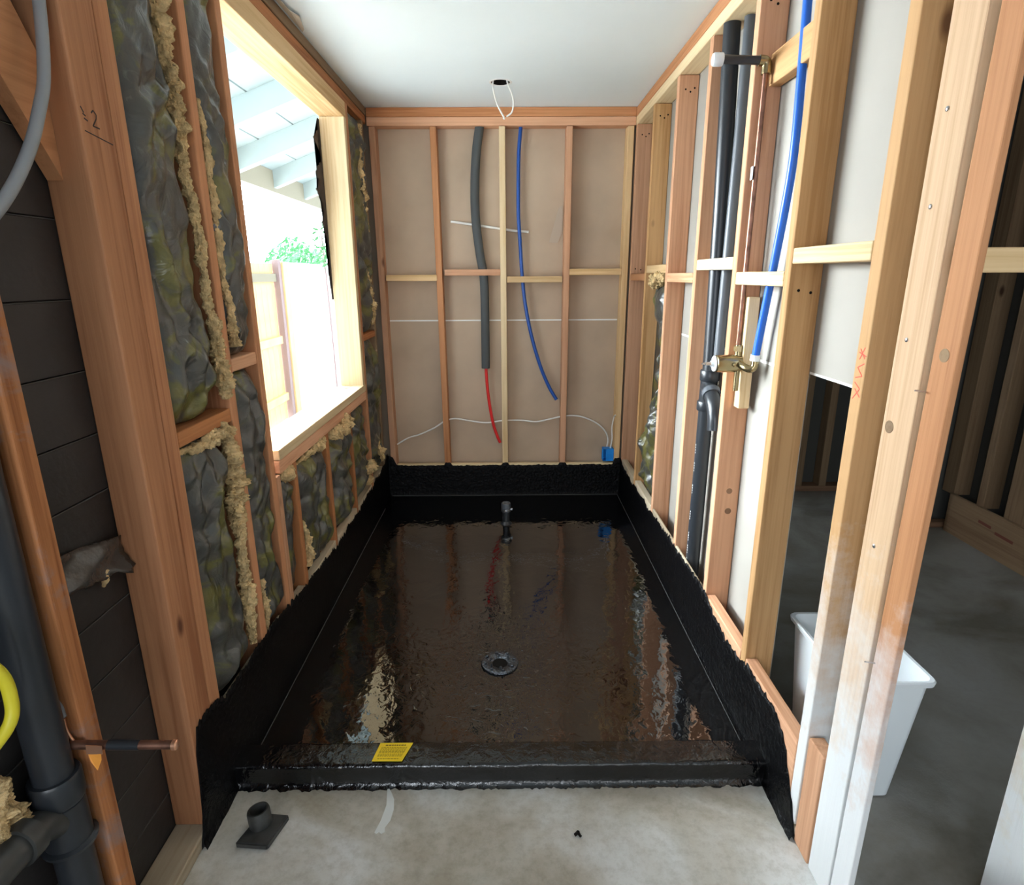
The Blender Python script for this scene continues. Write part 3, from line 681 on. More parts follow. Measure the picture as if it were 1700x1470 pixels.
lathe('branch_collar', [(0, 0.031), (0, 0.038), (0.03, 0.038), (0.03, 0.031)], (-0.040, -3.055, 0.512), (0, -1, 0.1), M_DKPLASTIC, t, 24)
t = empty('copper_stub', (0.0, -2.955, 0.615), 'copper stub pipe with black sleeve and orange tag, poking from the nearest left stud', 'pipe')
tube('pipe_run', [(-0.02, -2.95, 0.615), (0.185, -2.95, 0.613)], 0.0085, M_COPPER, t, smooth=False, seg=18)
tube('sleeve', [(0.055, -2.95, 0.6145), (0.115, -2.95, 0.6138)], 0.0100, M_ABS, t, smooth=False, seg=18)
lathe('cap', [(0, 0.0098), (0.007, 0.0098), (0.009, 0.007), (0.009, 0.0)], (0.178, -2.95, 0.613), (1, 0, 0), M_COPPERB, t, 18)
tube('tie_wire', [(-0.03, -2.938, 0.665), (-0.028, -2.940, 0.642), (-0.018, -2.945, 0.625), (-0.004, -2.95, 0.615), (0.01, -2.95, 0.614)], 0.0028, M_COPPERB, t)
tube('wire_nut', [(-0.052, -2.930, 0.735), (-0.040, -2.935, 0.70), (-0.030, -2.938, 0.668)], 0.006, M_CONDUIT, t, radii=[0.003, 0.008, 0.010, 0.006])
sheet('tag', [(0.022, -2.962, 0.608), (0.048, -2.964, 0.606), (0.046, -2.964, 0.592), (0.036, -2.966, 0.570), (0.026, -2.965, 0.590)], (0, -1, 0), 0.001, M_TAG, t)['label'] = 'orange paper tag'
sheet('tape_wrap', [(0.022, -2.963, 0.626), (0.052, -2.963, 0.624), (0.050, -2.963, 0.605), (0.020, -2.963, 0.606)], (0, -1, 0), 0.0015, M_COPPERB, t)
tag(tube('grey_cable', [(-0.018, -2.625, 2.34), (-0.018, -2.628, 2.1), (-0.016, -2.645, 1.95), (-0.014, -2.670, 1.84), (-0.010, -2.705, 1.775), (-0.006, -2.755, 1.70), (0.0, -2.83, 1.62), (0.006, -2.91, 1.56), (0.012, -3.0, 1.52)], 0.0105, M_CONDUIT),
    'thick grey cable curving down the dark bay at the upper left corner', 'cable')
tag(tube('yellow_cord', [(-0.03, -3.16, 0.93), (-0.01, -3.10, 0.91), (0.0, -3.07, 0.87), (0.002, -3.062, 0.82), (0.0, -3.075, 0.77), (-0.02, -3.13, 0.73)], 0.010, M_YELCORD),
    'loop of yellow cord just showing at the left edge', 'cord')

# ------------------------------------------------------------------ shower pan
pan = empty('shower_pan', (0.8, -1.2, 0.0), 'glossy wet black waterproofed shower pan filling the floor between the walls', 'shower pan')
# floor of the pan, dished to the drain
bm = bmesh.new(); nx, ny = 64, 96; G = []
CX, CY = 0.79, -1.87
def pan_z(x, y):
    d = math.hypot(x - CX, y - CY)
    return 0.006 - 0.004 * math.exp(-(d / 0.11) ** 2) + 0.0035 * min(1, d / 1.2) + 0.0006 * noise.noise((x * 5, y * 3, 0))
for j in range(ny + 1):
    row = []
    for i in range(nx + 1):
        x = 0.004 + (W - 0.008) * i / nx; y = -2.37 + 2.366 * j / ny
        row.append(bm.verts.new((x, y, pan_z(x, y))))
    G.append(row)
for j in range(ny):
    for i in range(nx): bm.faces.new((G[j][i], G[j][i + 1], G[j + 1][i + 1], G[j + 1][i]))
finish(bm, 'pan_floor', M_POOL, pan, smooth=True)

def interp(prof, y):
    for (a, za), (b_, zb) in zip(prof, prof[1:]):
        if a <= y <= b_: return za + (zb - za) * (y - a) / (b_ - a)
    return prof[-1][1] if y > prof[-1][0] else prof[0][1]
def upturn(name, prof, fn, y0, y1, seed, rag=0.024):
    """coat of membrane: fn(s, z, off) -> point; ragged brushed top"""
    bm = bmesh.new(); n = int((y1 - y0) / 0.005); rows = 14; F = []; B = []
    for i in range(n + 1):
        s = y0 + (y1 - y0) * i / n
        top = interp(prof, s) + rag * (noise.noise((s * 9, seed, 0)) * 0.9 + noise.noise((s * 45, seed, 1)) * 0.7 + abs(noise.noise((s * 150, seed, 2))) * 0.7)
        top = max(0.012, top)
        cf, cb = [], []
        for j in range(rows + 1):
            v = j / rows; z = top * v
            off = 0.0045 + 0.0018 * noise.noise((s * 18, z * 55, seed)) + 0.0014 * noise.noise((s * 70, z * 30, seed))
            if z < 0.02: off += (0.02 - z) * 0.5
            off *= (1 - 0.6 * max(0, v - 0.9) * 10)
            cf.append(bm.verts.new(fn(s, z, off))); 
            cb.append(bm.verts.new(fn(s, z, 0.0004)) if j in (0, rows) else None)
        F.append(cf); B.append(cb)
    for i in range(n):
        for j in range(rows): bm.faces.new((F[i][j], F[i + 1][j], F[i + 1][j + 1], F[i][j + 1]))
        bm.faces.new((F[i][rows], F[i + 1][rows], B[i + 1][rows], B[i][rows]))
        bm.faces.new((B[i][0], B[i][rows], B[i + 1][rows], B[i + 1][0]))
    bmesh.ops.recalc_face_normals(bm, faces=bm.faces)
    return finish(bm, name, M_TAR, pan, smooth=True)
LP = [(-2.655, 0.010), (-2.63, 0.08), (-2.61, 0.28), (-2.59, 0.345), (-2.50, 0.335), (-2.42, 0.305), (-2.23, 0.315), (-2.08, 0.31), (-1.9, 0.295), (-1.77, 0.275), (-1.27, 0.235), (-0.9, 0.235), (-0.7, 0.245), (-0.4, 0.255), (-0.12, 0.27), (-0.03, 0.31), (0, 0.31)]
RP = [(-2.645, 0.010), (-2.62, 0.06), (-2.58, 0.14), (-2.52, 0.225), (-2.44, 0.265), (-2.30, 0.262), (-2.22, 0.255), (-2.1, 0.235), (-1.93, 0.245), (-1.78, 0.285), (-1.60, 0.272), (-1.26, 0.262), (-0.9, 0.245), (-0.4, 0.235), (-0.05, 0.24), (0, 0.27)]
BP = [(0, 0.30), (0.035, 0.285), (0.06, 0.228), (0.385, 0.226), (0.395, 0.246), (0.43, 0.244), (0.44, 0.226), (0.78, 0.226), (0.79, 0.244), (0.825, 0.244), (0.835, 0.226), (1.17, 0.226), (1.18, 0.243), (1.22, 0.243), (1.23, 0.226), (1.545, 0.228), (1.555, 0.27), (1.6, 0.27)]
upturn('left_upturn', LP, lambda s, z, o_: (0.0005 + o_, s, z), -2.655, -0.002, 3)
upturn('right_upturn', RP, lambda s, z, o_: (W - 0.0005 - o_, s, z), -2.645, -0.002, 8)
upturn('back_upturn', BP, lambda s, z, o_: (s, -0.0005 - o_, z), 0.002, W - 0.002, 13, rag=0.008)
# curb with rounded wrapped edges
bm = bmesh.new(); prof = [(-2.462, 0.0), (-2.455, 0.004), (-2.450, 0.02), (-2.450, 0.060)]
for k in range(7):
    a = math.pi - k * math.pi / 12; prof.append((-2.438 + 0.012 * math.cos(a), 0.062 + 0.012 * math.sin(a)))
for k in range(7):
    a = math.pi / 2 - k * math.pi / 12; prof.append((-2.366 + 0.012 * math.cos(a), 0.062 + 0.012 * math.sin(a)))
prof += [(-2.354, 0.03), (-2.345, 0.008), (-2.335, 0.003)]
nx = 220; G = []
for i in range(nx + 1):
    x = 0.004 + (W - 0.008) * i / nx
    row = []
    for k, (y, z) in enumerate(prof):
        n_ = noise.noise((x * 14, y * 22, z * 22)) * 0.0018 + noise.noise((x * 50, y * 60, z * 60)) * 0.0009
        if k == 0: y -= 0.004 + 0.008 * noise.noise((x * 30, 1, 2)) + 0.007 * noise.noise((x * 90, 5, 2))
        row.append(bm.verts.new((x, y + n_ * 0.6, max(0, z + (n_ if k > 1 else 0)))))
    G.append(row)
for i in range(nx):
    for k in range(len(prof) - 1): bm.faces.new((G[i][k], G[i + 1][k], G[i + 1][k + 1], G[i][k + 1]))
bmesh.ops.recalc_face_normals(bm, faces=bm.faces)
finish(bm, 'curb', M_CURB, pan, smooth=True)['label'] = 'low rounded black curb across the front of the pan'
# pale dried line in the cove
for nm, pts in (('seam_line', [(0.016, -2.34, 0.011), (0.016, -0.9, 0.011), (0.018, -0.25, 0.012)]), ('seam_line', [(W - 0.017, -2.34, 0.011), (W - 0.017, -1.2, 0.011), (W - 0.017, -0.02, 0.012)]),
                ('seam_line', [(0.02, -0.014, 0.012), (0.8, -0.014, 0.012), (W - 0.02, -0.014, 0.012)])):
    tube(nm, pts, 0.0013, M_SEAM, pan, seg=6)['label'] = 'thin pale line where the coats overlap'

# drain
dr = empty('floor_drain', (CX, CY, 0.0), 'round metal drain ring with bolts near the middle of the black pan', 'drain')
lathe('drain_ring', [(0.000, 0.074), (0.004, 0.072), (0.0065, 0.066), (0.006, 0.050), (0.002, 0.036), (-0.001, 0.028), (-0.002, 0.027)], (CX, CY, 0.006), (0, 0, 1), M_DRAIN, dr, 48)
lathe('drain_hole_disc', [(0.0, 0.0285), (0.0, 0.0)], (CX, CY, 0.0056), (0, 0, 1), M_DARKHOLE, dr, 32)  # flat black disc; the hole's shade is put into its colour
for k in range(8):
    a = 2 * math.pi * (k + 0.3) / 8
    lathe('bolt', [(0, 0.0062), (0.006, 0.0062), (0.0075, 0.0045), (0.0078, 0)], (CX + 0.058 * math.cos(a), CY + 0.058 * math.sin(a), 0.0115), (0, 0, 1), M_DRAIN, dr, 6)
for k in range(6):
    a = 2 * math.pi * (k + 0.6) / 6
    lathe('weep_stud', [(0, 0.004), (0.010, 0.004), (0.011, 0)], (CX + 0.040 * math.cos(a), CY + 0.040 * math.sin(a), 0.0075), (0, 0, 1), M_ABS, dr, 8)
# capped riser
cr = empty('capped_riser', (0.812, -0.50, 0.004), 'short capped stub pipe standing in the pan near the back wall', 'pipe')
lathe('pipe_run', [(0, 0.040), (0.006, 0.034), (0.02, 0.0215), (0.105, 0.021), (0.105, 0)], (0.812, -0.50, 0.006), (0, 0, 1), M_ABS, cr, 24)
lathe('cap', [(0.0, 0.021), (0.0, 0.027), (0.008, 0.0285), (0.05, 0.0285), (0.056, 0.026), (0.058, 0.018), (0.054, 0.015), (0.054, 0)], (0.812, -0.50, 0.088), (0, 0, 1), M_ABSG, cr, 24)['label'] = 'grey rubber cap'
lathe('hose_clamp', [(0, 0.0288), (0, 0.0300), (0.010, 0.0300), (0.010, 0.0288)], (0.812, -0.50, 0.100), (0, 0, 1), M_STEEL, cr, 24)['label'] = 'steel clamp band'
box('clamp_screw', 0.836, 0.852, -0.512, -0.500, 0.099, 0.111, M_STEEL, cr, 0.002)

# yellow label on the curb
ZC = 0.0765
yl = sheet('paper_label', [(0.412, -2.436, ZC), (0.503, -2.437, ZC), (0.526, -2.364, ZC), (0.424, -2.364, ZC)], (0, 0, 1), 0.0012, M_YELLOW)
tag(yl, 'small yellow paper label with fine print lying on the black curb', 'label')
bm = bmesh.new()
for k, (a, b_, w) in enumerate([(0.20, 0.82, 0.0028)] + [(0.10, 0.90, 0.0009)] * 9 + [(0.15, 0.85, 0.0012)]):
    v = [0.86, 0.74, 0.68, 0.62, 0.56, 0.50, 0.44, 0.38, 0.32, 0.26, 0.12][k]
    xl = 0.412 + 0.012 * v; xr = 0.503 + 0.023 * v; y = -2.4365 + 0.0725 * v
    x = xl + (xr - xl) * a; xe = xl + (xr - xl) * b_
    rnd = random.Random(k)
    while x < xe:
        l = rnd.uniform(0.003, 0.009); x2 = min(xe, x + l)
        stroke(bm, (x, y, ZC + 0.0012), (x2, y, ZC + 0.0012), w, (0, 0, 1), 0.0002); x = x2 + 0.0018
finish(bm, 'printed_lines', M_INK, yl)['label'] = 'lines of fine dark print'

# things on the slab in front
t = empty('pipe_flange', (0.125, -2.60, 0.0), 'dark plastic square plate with an open pipe ring lying on the slab', 'pipe fitting')
bm = bmesh.new()
for z, dz in ((0.0, 0),):
    P = [(0.088, -2.652), (0.178, -2.660), (0.204, -2.565), (0.120, -2.555)]
    a = [bm.verts.new((x, y, 0.001)) for x, y in P]; b_ = [bm.verts.new((x, y, 0.020)) for x, y in P]
    bm.faces.new(list(reversed(a))); bm.faces.new(b_)
    for k in range(4): bm.faces.new((a[k], a[(k + 1) % 4], b_[(k + 1) % 4], b_[k]))
bmesh.ops.bevel(bm, geom=list(bm.edges), offset=0.004, segments=2, affect='EDGES')
bmesh.ops.recalc_face_normals(bm, faces=bm.faces)
finish(bm, 'plate', M_DKPLASTIC, t)
lathe('pipe_ring', [(0, 0.030), (0.040, 0.030), (0.046, 0.028), (0.046, 0.023), (0.004, 0.023), (0.004, 0)], (0.135, -2.592, 0.018), (-0.12, 0.1, 1), M_DKPLASTIC, t, 32)
tag(sheet('paper_strip', [(0.458, -2.452, 0.0), (0.474, -2.475, 0.0), (0.487, -2.500, 0.0), (0.492, -2.535, 0.0), (0.489, -2.570, 0.0), (0.478, -2.592, 0.0), (0.480, -2.606, 0.0), (0.472, -2.612, 0.0), (0.464, -2.606, 0.0), (0.458, -2.612, 0.0), (0.452, -2.608, 0.0), (0.462, -2.570, 0.0), (0.468, -2.520, 0.0), (0.462, -2.480, 0.0)], (0, 0, 1), 0.0012, M_PAPER),
    'torn white curved strip lying on the slab in front of the curb', 'paper strip')
tag(tube('dirt_crumb', [(1.005, -2.625, 0.004), (1.014, -2.620, 0.006), (1.020, -2.630, 0.004)], 0.004, M_DARKHOLE, wobble=0.8), 'small dark crumb on the slab right of the white strip', 'crumb')

# ------------------------------------------------------------------ back wall services
t = empty('insulated_hose', (0.68, 0.045, 0.37), 'red tube in a dark grey foam sleeve hanging in the back wall', 'hose')
tube('foam_sleeve', [(0.668, 0.045, 2.345), (0.645, 0.045, 2.20), (0.632, 0.045, 2.0), (0.634, 0.045, 1.82), (0.655, 0.045, 1.62), (0.678, 0.045, 1.47), (0.682, 0.045, 1.25), (0.681, 0.045, 0.89)], 0.0275, M_FOAM, t, seg=24)
tube('red_tube', [(0.682, 0.045, 0.95), (0.684, 0.045, 0.86), (0.692, 0.045, 0.74), (0.706, 0.045, 0.62), (0.728, 0.045, 0.50), (0.755, 0.045, 0.415), (0.772, 0.045, 0.375)], 0.0100, M_RED, t)
tag(tube('water_tube', [(0.915, 0.045, 2.345), (0.903, 0.045, 2.2), (0.900, 0.045, 2.04), (0.900, 0.045, 1.85), (0.910, 0.045, 1.69), (0.922, 0.045, 1.50), (0.944, 0.045, 1.30), (0.985, 0.045, 1.10), (1.045, 0.045, 0.90), (1.105, 0.045, 0.76), (1.155, 0.045, 0.675)], 0.0115, M_BLUED),
    'deep blue water tube curving down the back wall', 'hose')
tag(tube('power_cable', [(0.062, 0.05, 0.365), (0.14, 0.05, 0.410), (0.22, 0.05, 0.435), (0.32, 0.05, 0.480), (0.40, 0.05, 0.530), (0.47, 0.05, 0.545), (0.56, 0.05, 0.530), (0.68, 0.05, 0.515), (0.80, 0.05, 0.530), (0.92, 0.05, 0.530), (1.02, 0.05, 0.520), (1.12, 0.05, 0.540), (1.22, 0.05, 0.560), (1.32, 0.05, 0.555), (1.42, 0.05, 0.515), (1.49, 0.05, 0.455), (1.515, 0.05, 0.395), (1.510, 0.05, 0.34)], 0.0052, M_WIRE),
    'long white cable running through the back wall studs into the blue box', 'cable')
t = empty('junction_box', (1.515, 0.05, 0.25), 'bright blue electrical box low in the back wall at the right corner', 'electrical box')
bm = bmesh.new()
for b in ((1.478, 1.551, 0.058, 0.062, 0.250, 0.335), (1.478, 1.482, 0.002, 0.060, 0.250, 0.335), (1.547, 1.551, 0.002, 0.060, 0.250, 0.335), (1.478, 1.551, 0.002, 0.060, 0.250, 0.254), (1.478, 1.551, 0.002, 0.060, 0.331, 0.335)):
    add_box(bm, *b, 0.001)
add_box(bm, 1.498, 1.549, 0.004, 0.010, 0.252, 0.333, 0.001)
finish(bm, 'box_body', M_BLUEBOX, t)
box('nail_tab', 1.470, 1.480, 0.0, 0.01, 0.262, 0.340, M_BLUEBOX, t, 0.001)
tag(tube('cable_loop', [(1.530, 0.03, 0.33), (1.540, 0.03, 0.40), (1.536, 0.028, 0.48), (1.545, 0.02, 0.555), (1.551, 0.0, 0.575)], 0.0048, M_WIRE), 'short white cable rising from the blue box along the corner stud', 'cable')
tag(tube('cable_offcut', [(0.475, 0.078, 1.812), (0.60, 0.078, 1.795), (0.74, 0.078, 1.775), (0.86, 0.078, 1.757), (0.965, 0.078, 1.748)], 0.0075, M_WIRE), 'short white cable lying across the upper back wall behind the hoses', 'cable')
tag(sheet('paper_flap', [(1.095, 0.088, 1.685), (1.150, 0.088, 1.682), (1.178, 0.088, 1.745), (1.180, 0.088, 1.905), (1.155, 0.088, 1.895), (1.125, 0.088, 1.790)], (0, -1, 0), 0.004, plain('torn_paper', (0.46, 0.37, 0.29), 0.8)), 'torn flap of brown drywall paper beside a back wall stud', 'paper flap')

# ceiling box and wire
t = empty('ceiling_box', (0.80, -0.46, H), 'open round light box in the white ceiling', 'light box')
lathe('box_shell', [(0.0, 0.0515), (0.0, 0.047), (0.08, 0.045), (0.08, 0.0)], (0.80, -0.46, H), (0, 0, 1), M_DARKHOLE, t, 32)
lathe('rim', [(0.0, 0.060), (-0.002, 0.058), (-0.002, 0.050), (0.0, 0.049)], (0.80, -0.46, H), (0, 0, 1), M_GYP, t, 32)
tag(tube('lamp_wire', [(0.768, -0.46, 2.475), (0.760, -0.462, 2.43), (0.765, -0.465, 2.39), (0.785, -0.47, 2.33), (0.818, -0.47, 2.272), (0.812, -0.468, 2.274)], 0.0042, M_WIRE), 'white lamp wire hanging from the ceiling hole, left strand', 'wire')
tag(tube('lamp_wire', [(0.828, -0.46, 2.475), (0.838, -0.462, 2.43), (0.858, -0.465, 2.385), (0.866, -0.468, 2.345), (0.858, -0.47, 2.30), (0.830, -0.47, 2.278)], 0.0042, M_WIRE), 'white lamp wire hanging from the ceiling hole, right strand', 'wire')
tag(sheet('paper_flap', [(0.004, -1.50, H - 0.002), (0.030, -1.46, H - 0.012), (0.035, -1.36, H - 0.014), (0.050, -1.30, H - 0.010), (0.034, -1.22, H - 0.006), (0.020, -1.15, H - 0.002), (0.004, -1.12, H - 0.001)], (0, 0, 1), 0.0015, plain('peeled_paint', (0.62, 0.58, 0.50), 0.8)), 'peeling strip at the ceiling edge above the window', 'paper flap')

# ------------------------------------------------------------------ right wall services
t = empty('drain_stack', (1.645, -1.50, 0.04), 'black drain stack with a tee standing in the right wall', 'pipe')
tube('upper_run', [(1.632, -1.478, 2.36), (1.642, -1.500, 1.70), (1.645, -1.520, 1.085)], 0.030, M_ABS, t, smooth=False, seg=28)
tube('lower_run', [(1.645, -1.50, 0.06), (1.645, -1.51, 0.955)], 0.030, M_ABS, t, smooth=False, seg=28)
lathe('upper_hub', [(0, 0.030), (0, 0.037), (0.004, 0.039), (0.040, 0.039), (0.044, 0.036), (0.044, 0.030)], (1.645, -1.522, 1.07), (0, 0, 1), M_ABS, t, 28)
lathe('lower_hub', [(0, 0.030), (0, 0.037), (0.004, 0.039), (0.036, 0.039), (0.040, 0.036), (0.040, 0.030)], (1.645, -1.512, 0.945), (0, 0, 1), M_ABS, t, 28)
tube('tee_body', [(1.645, -1.513, 0.96), (1.645, -1.521, 1.09)], 0.034, M_ABS, t, smooth=False, seg=28)
tube('tee_branch', [(1.640, -1.52, 1.045), (1.635, -1.57, 1.035), (1.632, -1.63, 1.00), (1.632, -1.66, 0.955), (1.632, -1.67, 0.90)], 0.030, M_ABS, t, seg=24)
lathe('branch_hub', [(0, 0.030), (0, 0.036), (0.026, 0.036), (0.026, 0.030)], (1.636, -1.575, 1.035), (-0.05, -0.85, -0.5), M_ABSG, t, 24)
bm = bmesh.new()
for z in (0.80, 0.72, 0.62, 0.50, 0.40, 0.34, 0.28):
    for k in range(4): stroke(bm, (1.6148, -1.512 , z - k * 0.011), (1.6148, -1.512, z - k * 0.011 - 0.007), 0.0028, (-1, 0, 0), 0.0004)
finish(bm, 'printed_line', M_WIRE, t)['label'] = 'small white print down the pipe'
tag(tube('vent_pipe', [(1.668, -1.553, 2.335), (1.665, -1.560, 1.95), (1.655, -1.580, 1.6), (1.648, -1.592, 1.12)], 0.0195, M_ABSG, smooth=False, seg=24), 'greyish black vent pipe directly behind the upper drain stack', 'pipe')
tag(tube('white_rod', [(1.64, -1.735, 0.93), (1.64, -1.735, 0.06)], 0.008, M_WIRE, smooth=False), 'thin pale conduit beside the foot of the drain stack', 'pipe')

t = empty('shower_pipe', (1.62, -1.842, 2.11), 'black shower arm nipple with white cap poking from the upper right wall', 'pipe')
tube('nipple', [(1.605, -1.845, 2.112), (1.475, -1.845, 2.116)], 0.0125, M_ABS, t, smooth=False, seg=20)
lathe('cap', [(0, 0.0125), (0, 0.018), (0.004, 0.019), (0.026, 0.019), (0.030, 0.016), (0.030, 0)], (1.490, -1.845, 2.115), (-1, 0, 0), M_WHITE, t, 20)['label'] = 'white end cap'
tube('elbow', [(1.602, -1.845, 2.112), (1.620, -1.845, 2.110), (1.627, -1.845, 2.100), (1.628, -1.845, 2.075)], 0.0155, M_BRASS, t, seg=18)
tube('riser', [(1.626, -1.845, 2.09), (1.624, -1.842, 1.235)], 0.0082, M_COPPER, t, smooth=False, seg=16)['label'] = 'copper riser going down to the valve'
box('paper_tag', 1.613, 1.6145, -1.851, -1.833, 1.775, 1.815, M_WHITE, t, 0.0)

t = empty('shower_valve', (1.60, -1.865, 1.17), 'brass shower valve body poking from the right wall', 'valve')
lathe('valve_body', [(0, 0.0), (0, 0.024), (0.012, 0.027), (0.020, 0.030), (0.085, 0.030), (0.088, 0.026), (0.088, 0)], (1.630, -1.865, 1.188), (-1, 0, 0.0), M_BRASS, t, 28)
lathe('valve_face', [(0, 0.027), (0.004, 0.027), (0.006, 0.020), (0.003, 0.018), (0.003, 0.011), (0.014, 0.010), (0.014, 0)], (1.541, -1.865, 1.188), (-1, 0, 0), M_WHITE, t, 28)['label'] = 'pale blue white valve face'
lathe('valve_stem', [(0, 0.007), (0.022, 0.006), (0.022, 0.004), (0.034, 0.003), (0.034, 0)], (1.530, -1.865, 1.188), (-1, 0, 0), M_STEEL, t, 14)
tube('outlet_top', [(1.625, -1.850, 1.195), (1.625, -1.848, 1.250)], 0.0125, M_BRASS, t, smooth=False, seg=16)
lathe('top_nut', [(0, 0.016), (0.018, 0.016), (0.018, 0.010)], (1.625, -1.848, 1.228), (0, 0, 1), M_BRASS, t, 6)
tube('outlet_bottom', [(1.618, -1.872, 1.180), (1.618, -1.872, 1.095)], 0.0090, M_BRASS, t, smooth=False, seg=14)
tube('side_arm', [(1.618, -1.885, 1.190), (1.626, -1.912, 1.182), (1.640, -1.930, 1.178), (1.650, -1.934, 1.190), (1.650, -1.932, 1.215)], 0.0125, M_BRASS, t, seg=16)
lathe('screw', [(0, 0.008), (0.006, 0.008), (0.008, 0.005), (0.008, 0)], (1.598, -1.893, 1.188), (0, -1, 0), M_BRASS, t, 12)
tag(tube('water_tube', [(1.650, -1.932, 1.212), (1.652, -1.940, 1.27), (1.654, -1.960, 1.38), (1.655, -1.985, 1.50), (1.655, -2.022, 1.68), (1.655, -2.040, 1.82), (1.655, -2.032, 2.0), (1.655, -2.018, 2.2), (1.655, -2.012, 2.335)], 0.0125, M_BLUE),
    'bright blue water tube rising from the shower valve in the right wall', 'hose')
tag(lathe('tube_collar', [(0, 0.0135), (0, 0.0160), (0.020, 0.0160), (0.020, 0.0135)], (1.650, -1.932, 1.207), (0.02, -0.1, 1), M_WHITE, None, 20), 'pale collar ring at the foot of the bright blue tube', 'ring')

# ------------------------------------------------------------------ next room
t = empty('waste_bin', (1.85, -2.375, 0.0), 'white rectangular plastic bin behind the right wall posts', 'bin')
bm = bmesh.new()
def ring_pts(cx, cy, hx, hy, rad, z, n=5):
    out = []
    for (sx, sy, a0) in ((1, 1, 0), (-1, 1, 90), (-1, -1, 180), (1, -1, 270)):
        for k in range(n + 1):
            a = math.radians(a0 + 90 * k / n)
            out.append((cx + sx * (hx - rad) + rad * math.cos(a), cy + sy * (hy - rad) + rad * math.sin(a), z))
    return out
cx, cy = 1.857, -2.375
levels = [(0.080, 0.125, 0.002), (0.088, 0.133, 0.006), (0.112, 0.165, 0.405), (0.112, 0.165, 0.408), (0.122, 0.176, 0.410), (0.124, 0.178, 0.422), (0.121, 0.175, 0.426), (0.113, 0.167, 0.425), (0.109, 0.162, 0.40), (0.084, 0.129, 0.012)]
Rg = [[bm.verts.new(p) for p in ring_pts(cx + (0.004 * z), cy, hx, hy, 0.022, z)] for hx, hy, z in levels]
for i in range(len(Rg) - 1):
    n = len(Rg[i])
    for s in range(n): bm.faces.new((Rg[i][s], Rg[i][(s + 1) % n], Rg[i + 1][(s + 1) % n], Rg[i + 1][s]))
bm.faces.new(list(reversed(Rg[0]))); bm.faces.new(Rg[-1])
bmesh.ops.recalc_face_normals(bm, faces=bm.faces)
o = finish(bm, 'bin_body', M_WHITE, t, smooth=True); md = o.modifiers.new('e', 'EDGE_SPLIT'); md.split_angle = math.radians(40)

for (x, y, w, d, k, lb) in [(2.86, 0.05, 0.04, 0.089, 'stained_shaded', 'dark stud in the far wall next door, leftmost seen through the low hole'),
                         (3.02, 0.05, 0.05, 0.089, 'stained_shaded', 'dark stud in the far wall next door, second seen through the low hole')]:
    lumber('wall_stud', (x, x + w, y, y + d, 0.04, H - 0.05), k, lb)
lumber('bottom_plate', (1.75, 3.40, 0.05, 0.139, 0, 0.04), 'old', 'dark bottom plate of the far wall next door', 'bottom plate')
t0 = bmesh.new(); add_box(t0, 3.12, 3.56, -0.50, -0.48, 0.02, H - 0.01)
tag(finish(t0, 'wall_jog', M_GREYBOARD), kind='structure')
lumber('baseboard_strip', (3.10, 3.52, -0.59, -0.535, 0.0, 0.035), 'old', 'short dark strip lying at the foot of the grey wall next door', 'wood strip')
for (y0, y1, k, lb) in [(-0.62, -0.52, 'stained_shaded', 'leftmost broad brown stud in the side wall next door'), (-0.84, -0.79, 'stained_shaded', 'narrow brown stud in the side wall next door, second from the left'),
                        (-1.10, -0.98, 'stained_shaded', 'double brown stud in the side wall next door, right of the narrow one'), (-1.60, -1.52, 'stained_shaded', 'brown stud in the side wall next door, rightmost')]:
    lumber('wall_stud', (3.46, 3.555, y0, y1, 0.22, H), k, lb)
pb = box('plywood_skirt', 3.435, 3.455, -3.2, -0.62, 0.0, 0.235, wood('stained_shaded', 1)); tag(pb, 'brown plywood skirt along the foot of the side wall next door', 'plywood')
bm = bmesh.new(); 
for (y, l, z) in ((-0.86, 0.09, 0.16), (-0.98, 0.12, 0.14)): stroke(bm, (3.4349, y, z), (3.4349, y - l, z - 0.004), 0.008, (-1, 0, 0))
finish(bm, 'red_stencil', plain('dull_red_ink', (0.20, 0.06, 0.035), 0.8), pb)['label'] = 'two faded red stencil dashes'

# ------------------------------------------------------------------ torn felt round the window
def ragged(name, y_edge, z0, z1, wfun, x, label, seed):
    pts = []; n = 160
    for i in range(n + 1):
        z = z0 + (z1 - z0) * i / n
        w = max(0.004, wfun(z) + 0.035 * noise.noise((z * 22, seed, 0)) + 0.040 * noise.noise((z * 60, seed, 3)))
        pts.append((x, y_edge - w + 0.012, z))
    pts += [(x, y_edge + 0.04, z1), (x, y_edge + 0.04, z0)]
    return tag(sheet(name, pts, (-1, 0, 0), 0.003, M_TORN), label, 'torn paper')
def wf(z):
    return 0.09 * math.exp(-((z - 2.15) / 0.04) ** 2) + 0.10 * math.exp(-((z - 1.99) / 0.045) ** 2) + 0.11 * math.exp(-((z - 1.90) / 0.05) ** 2) + 0.05 * math.exp(-((z - 1.76) / 0.07) ** 2) + 0.02 * math.exp(-((z - 1.55) / 0.08) ** 2)
ragged('torn_felt', -0.545, 1.36, 2.26, wf, -0.132, 'ragged torn dark building paper along the far side of the window', 4)

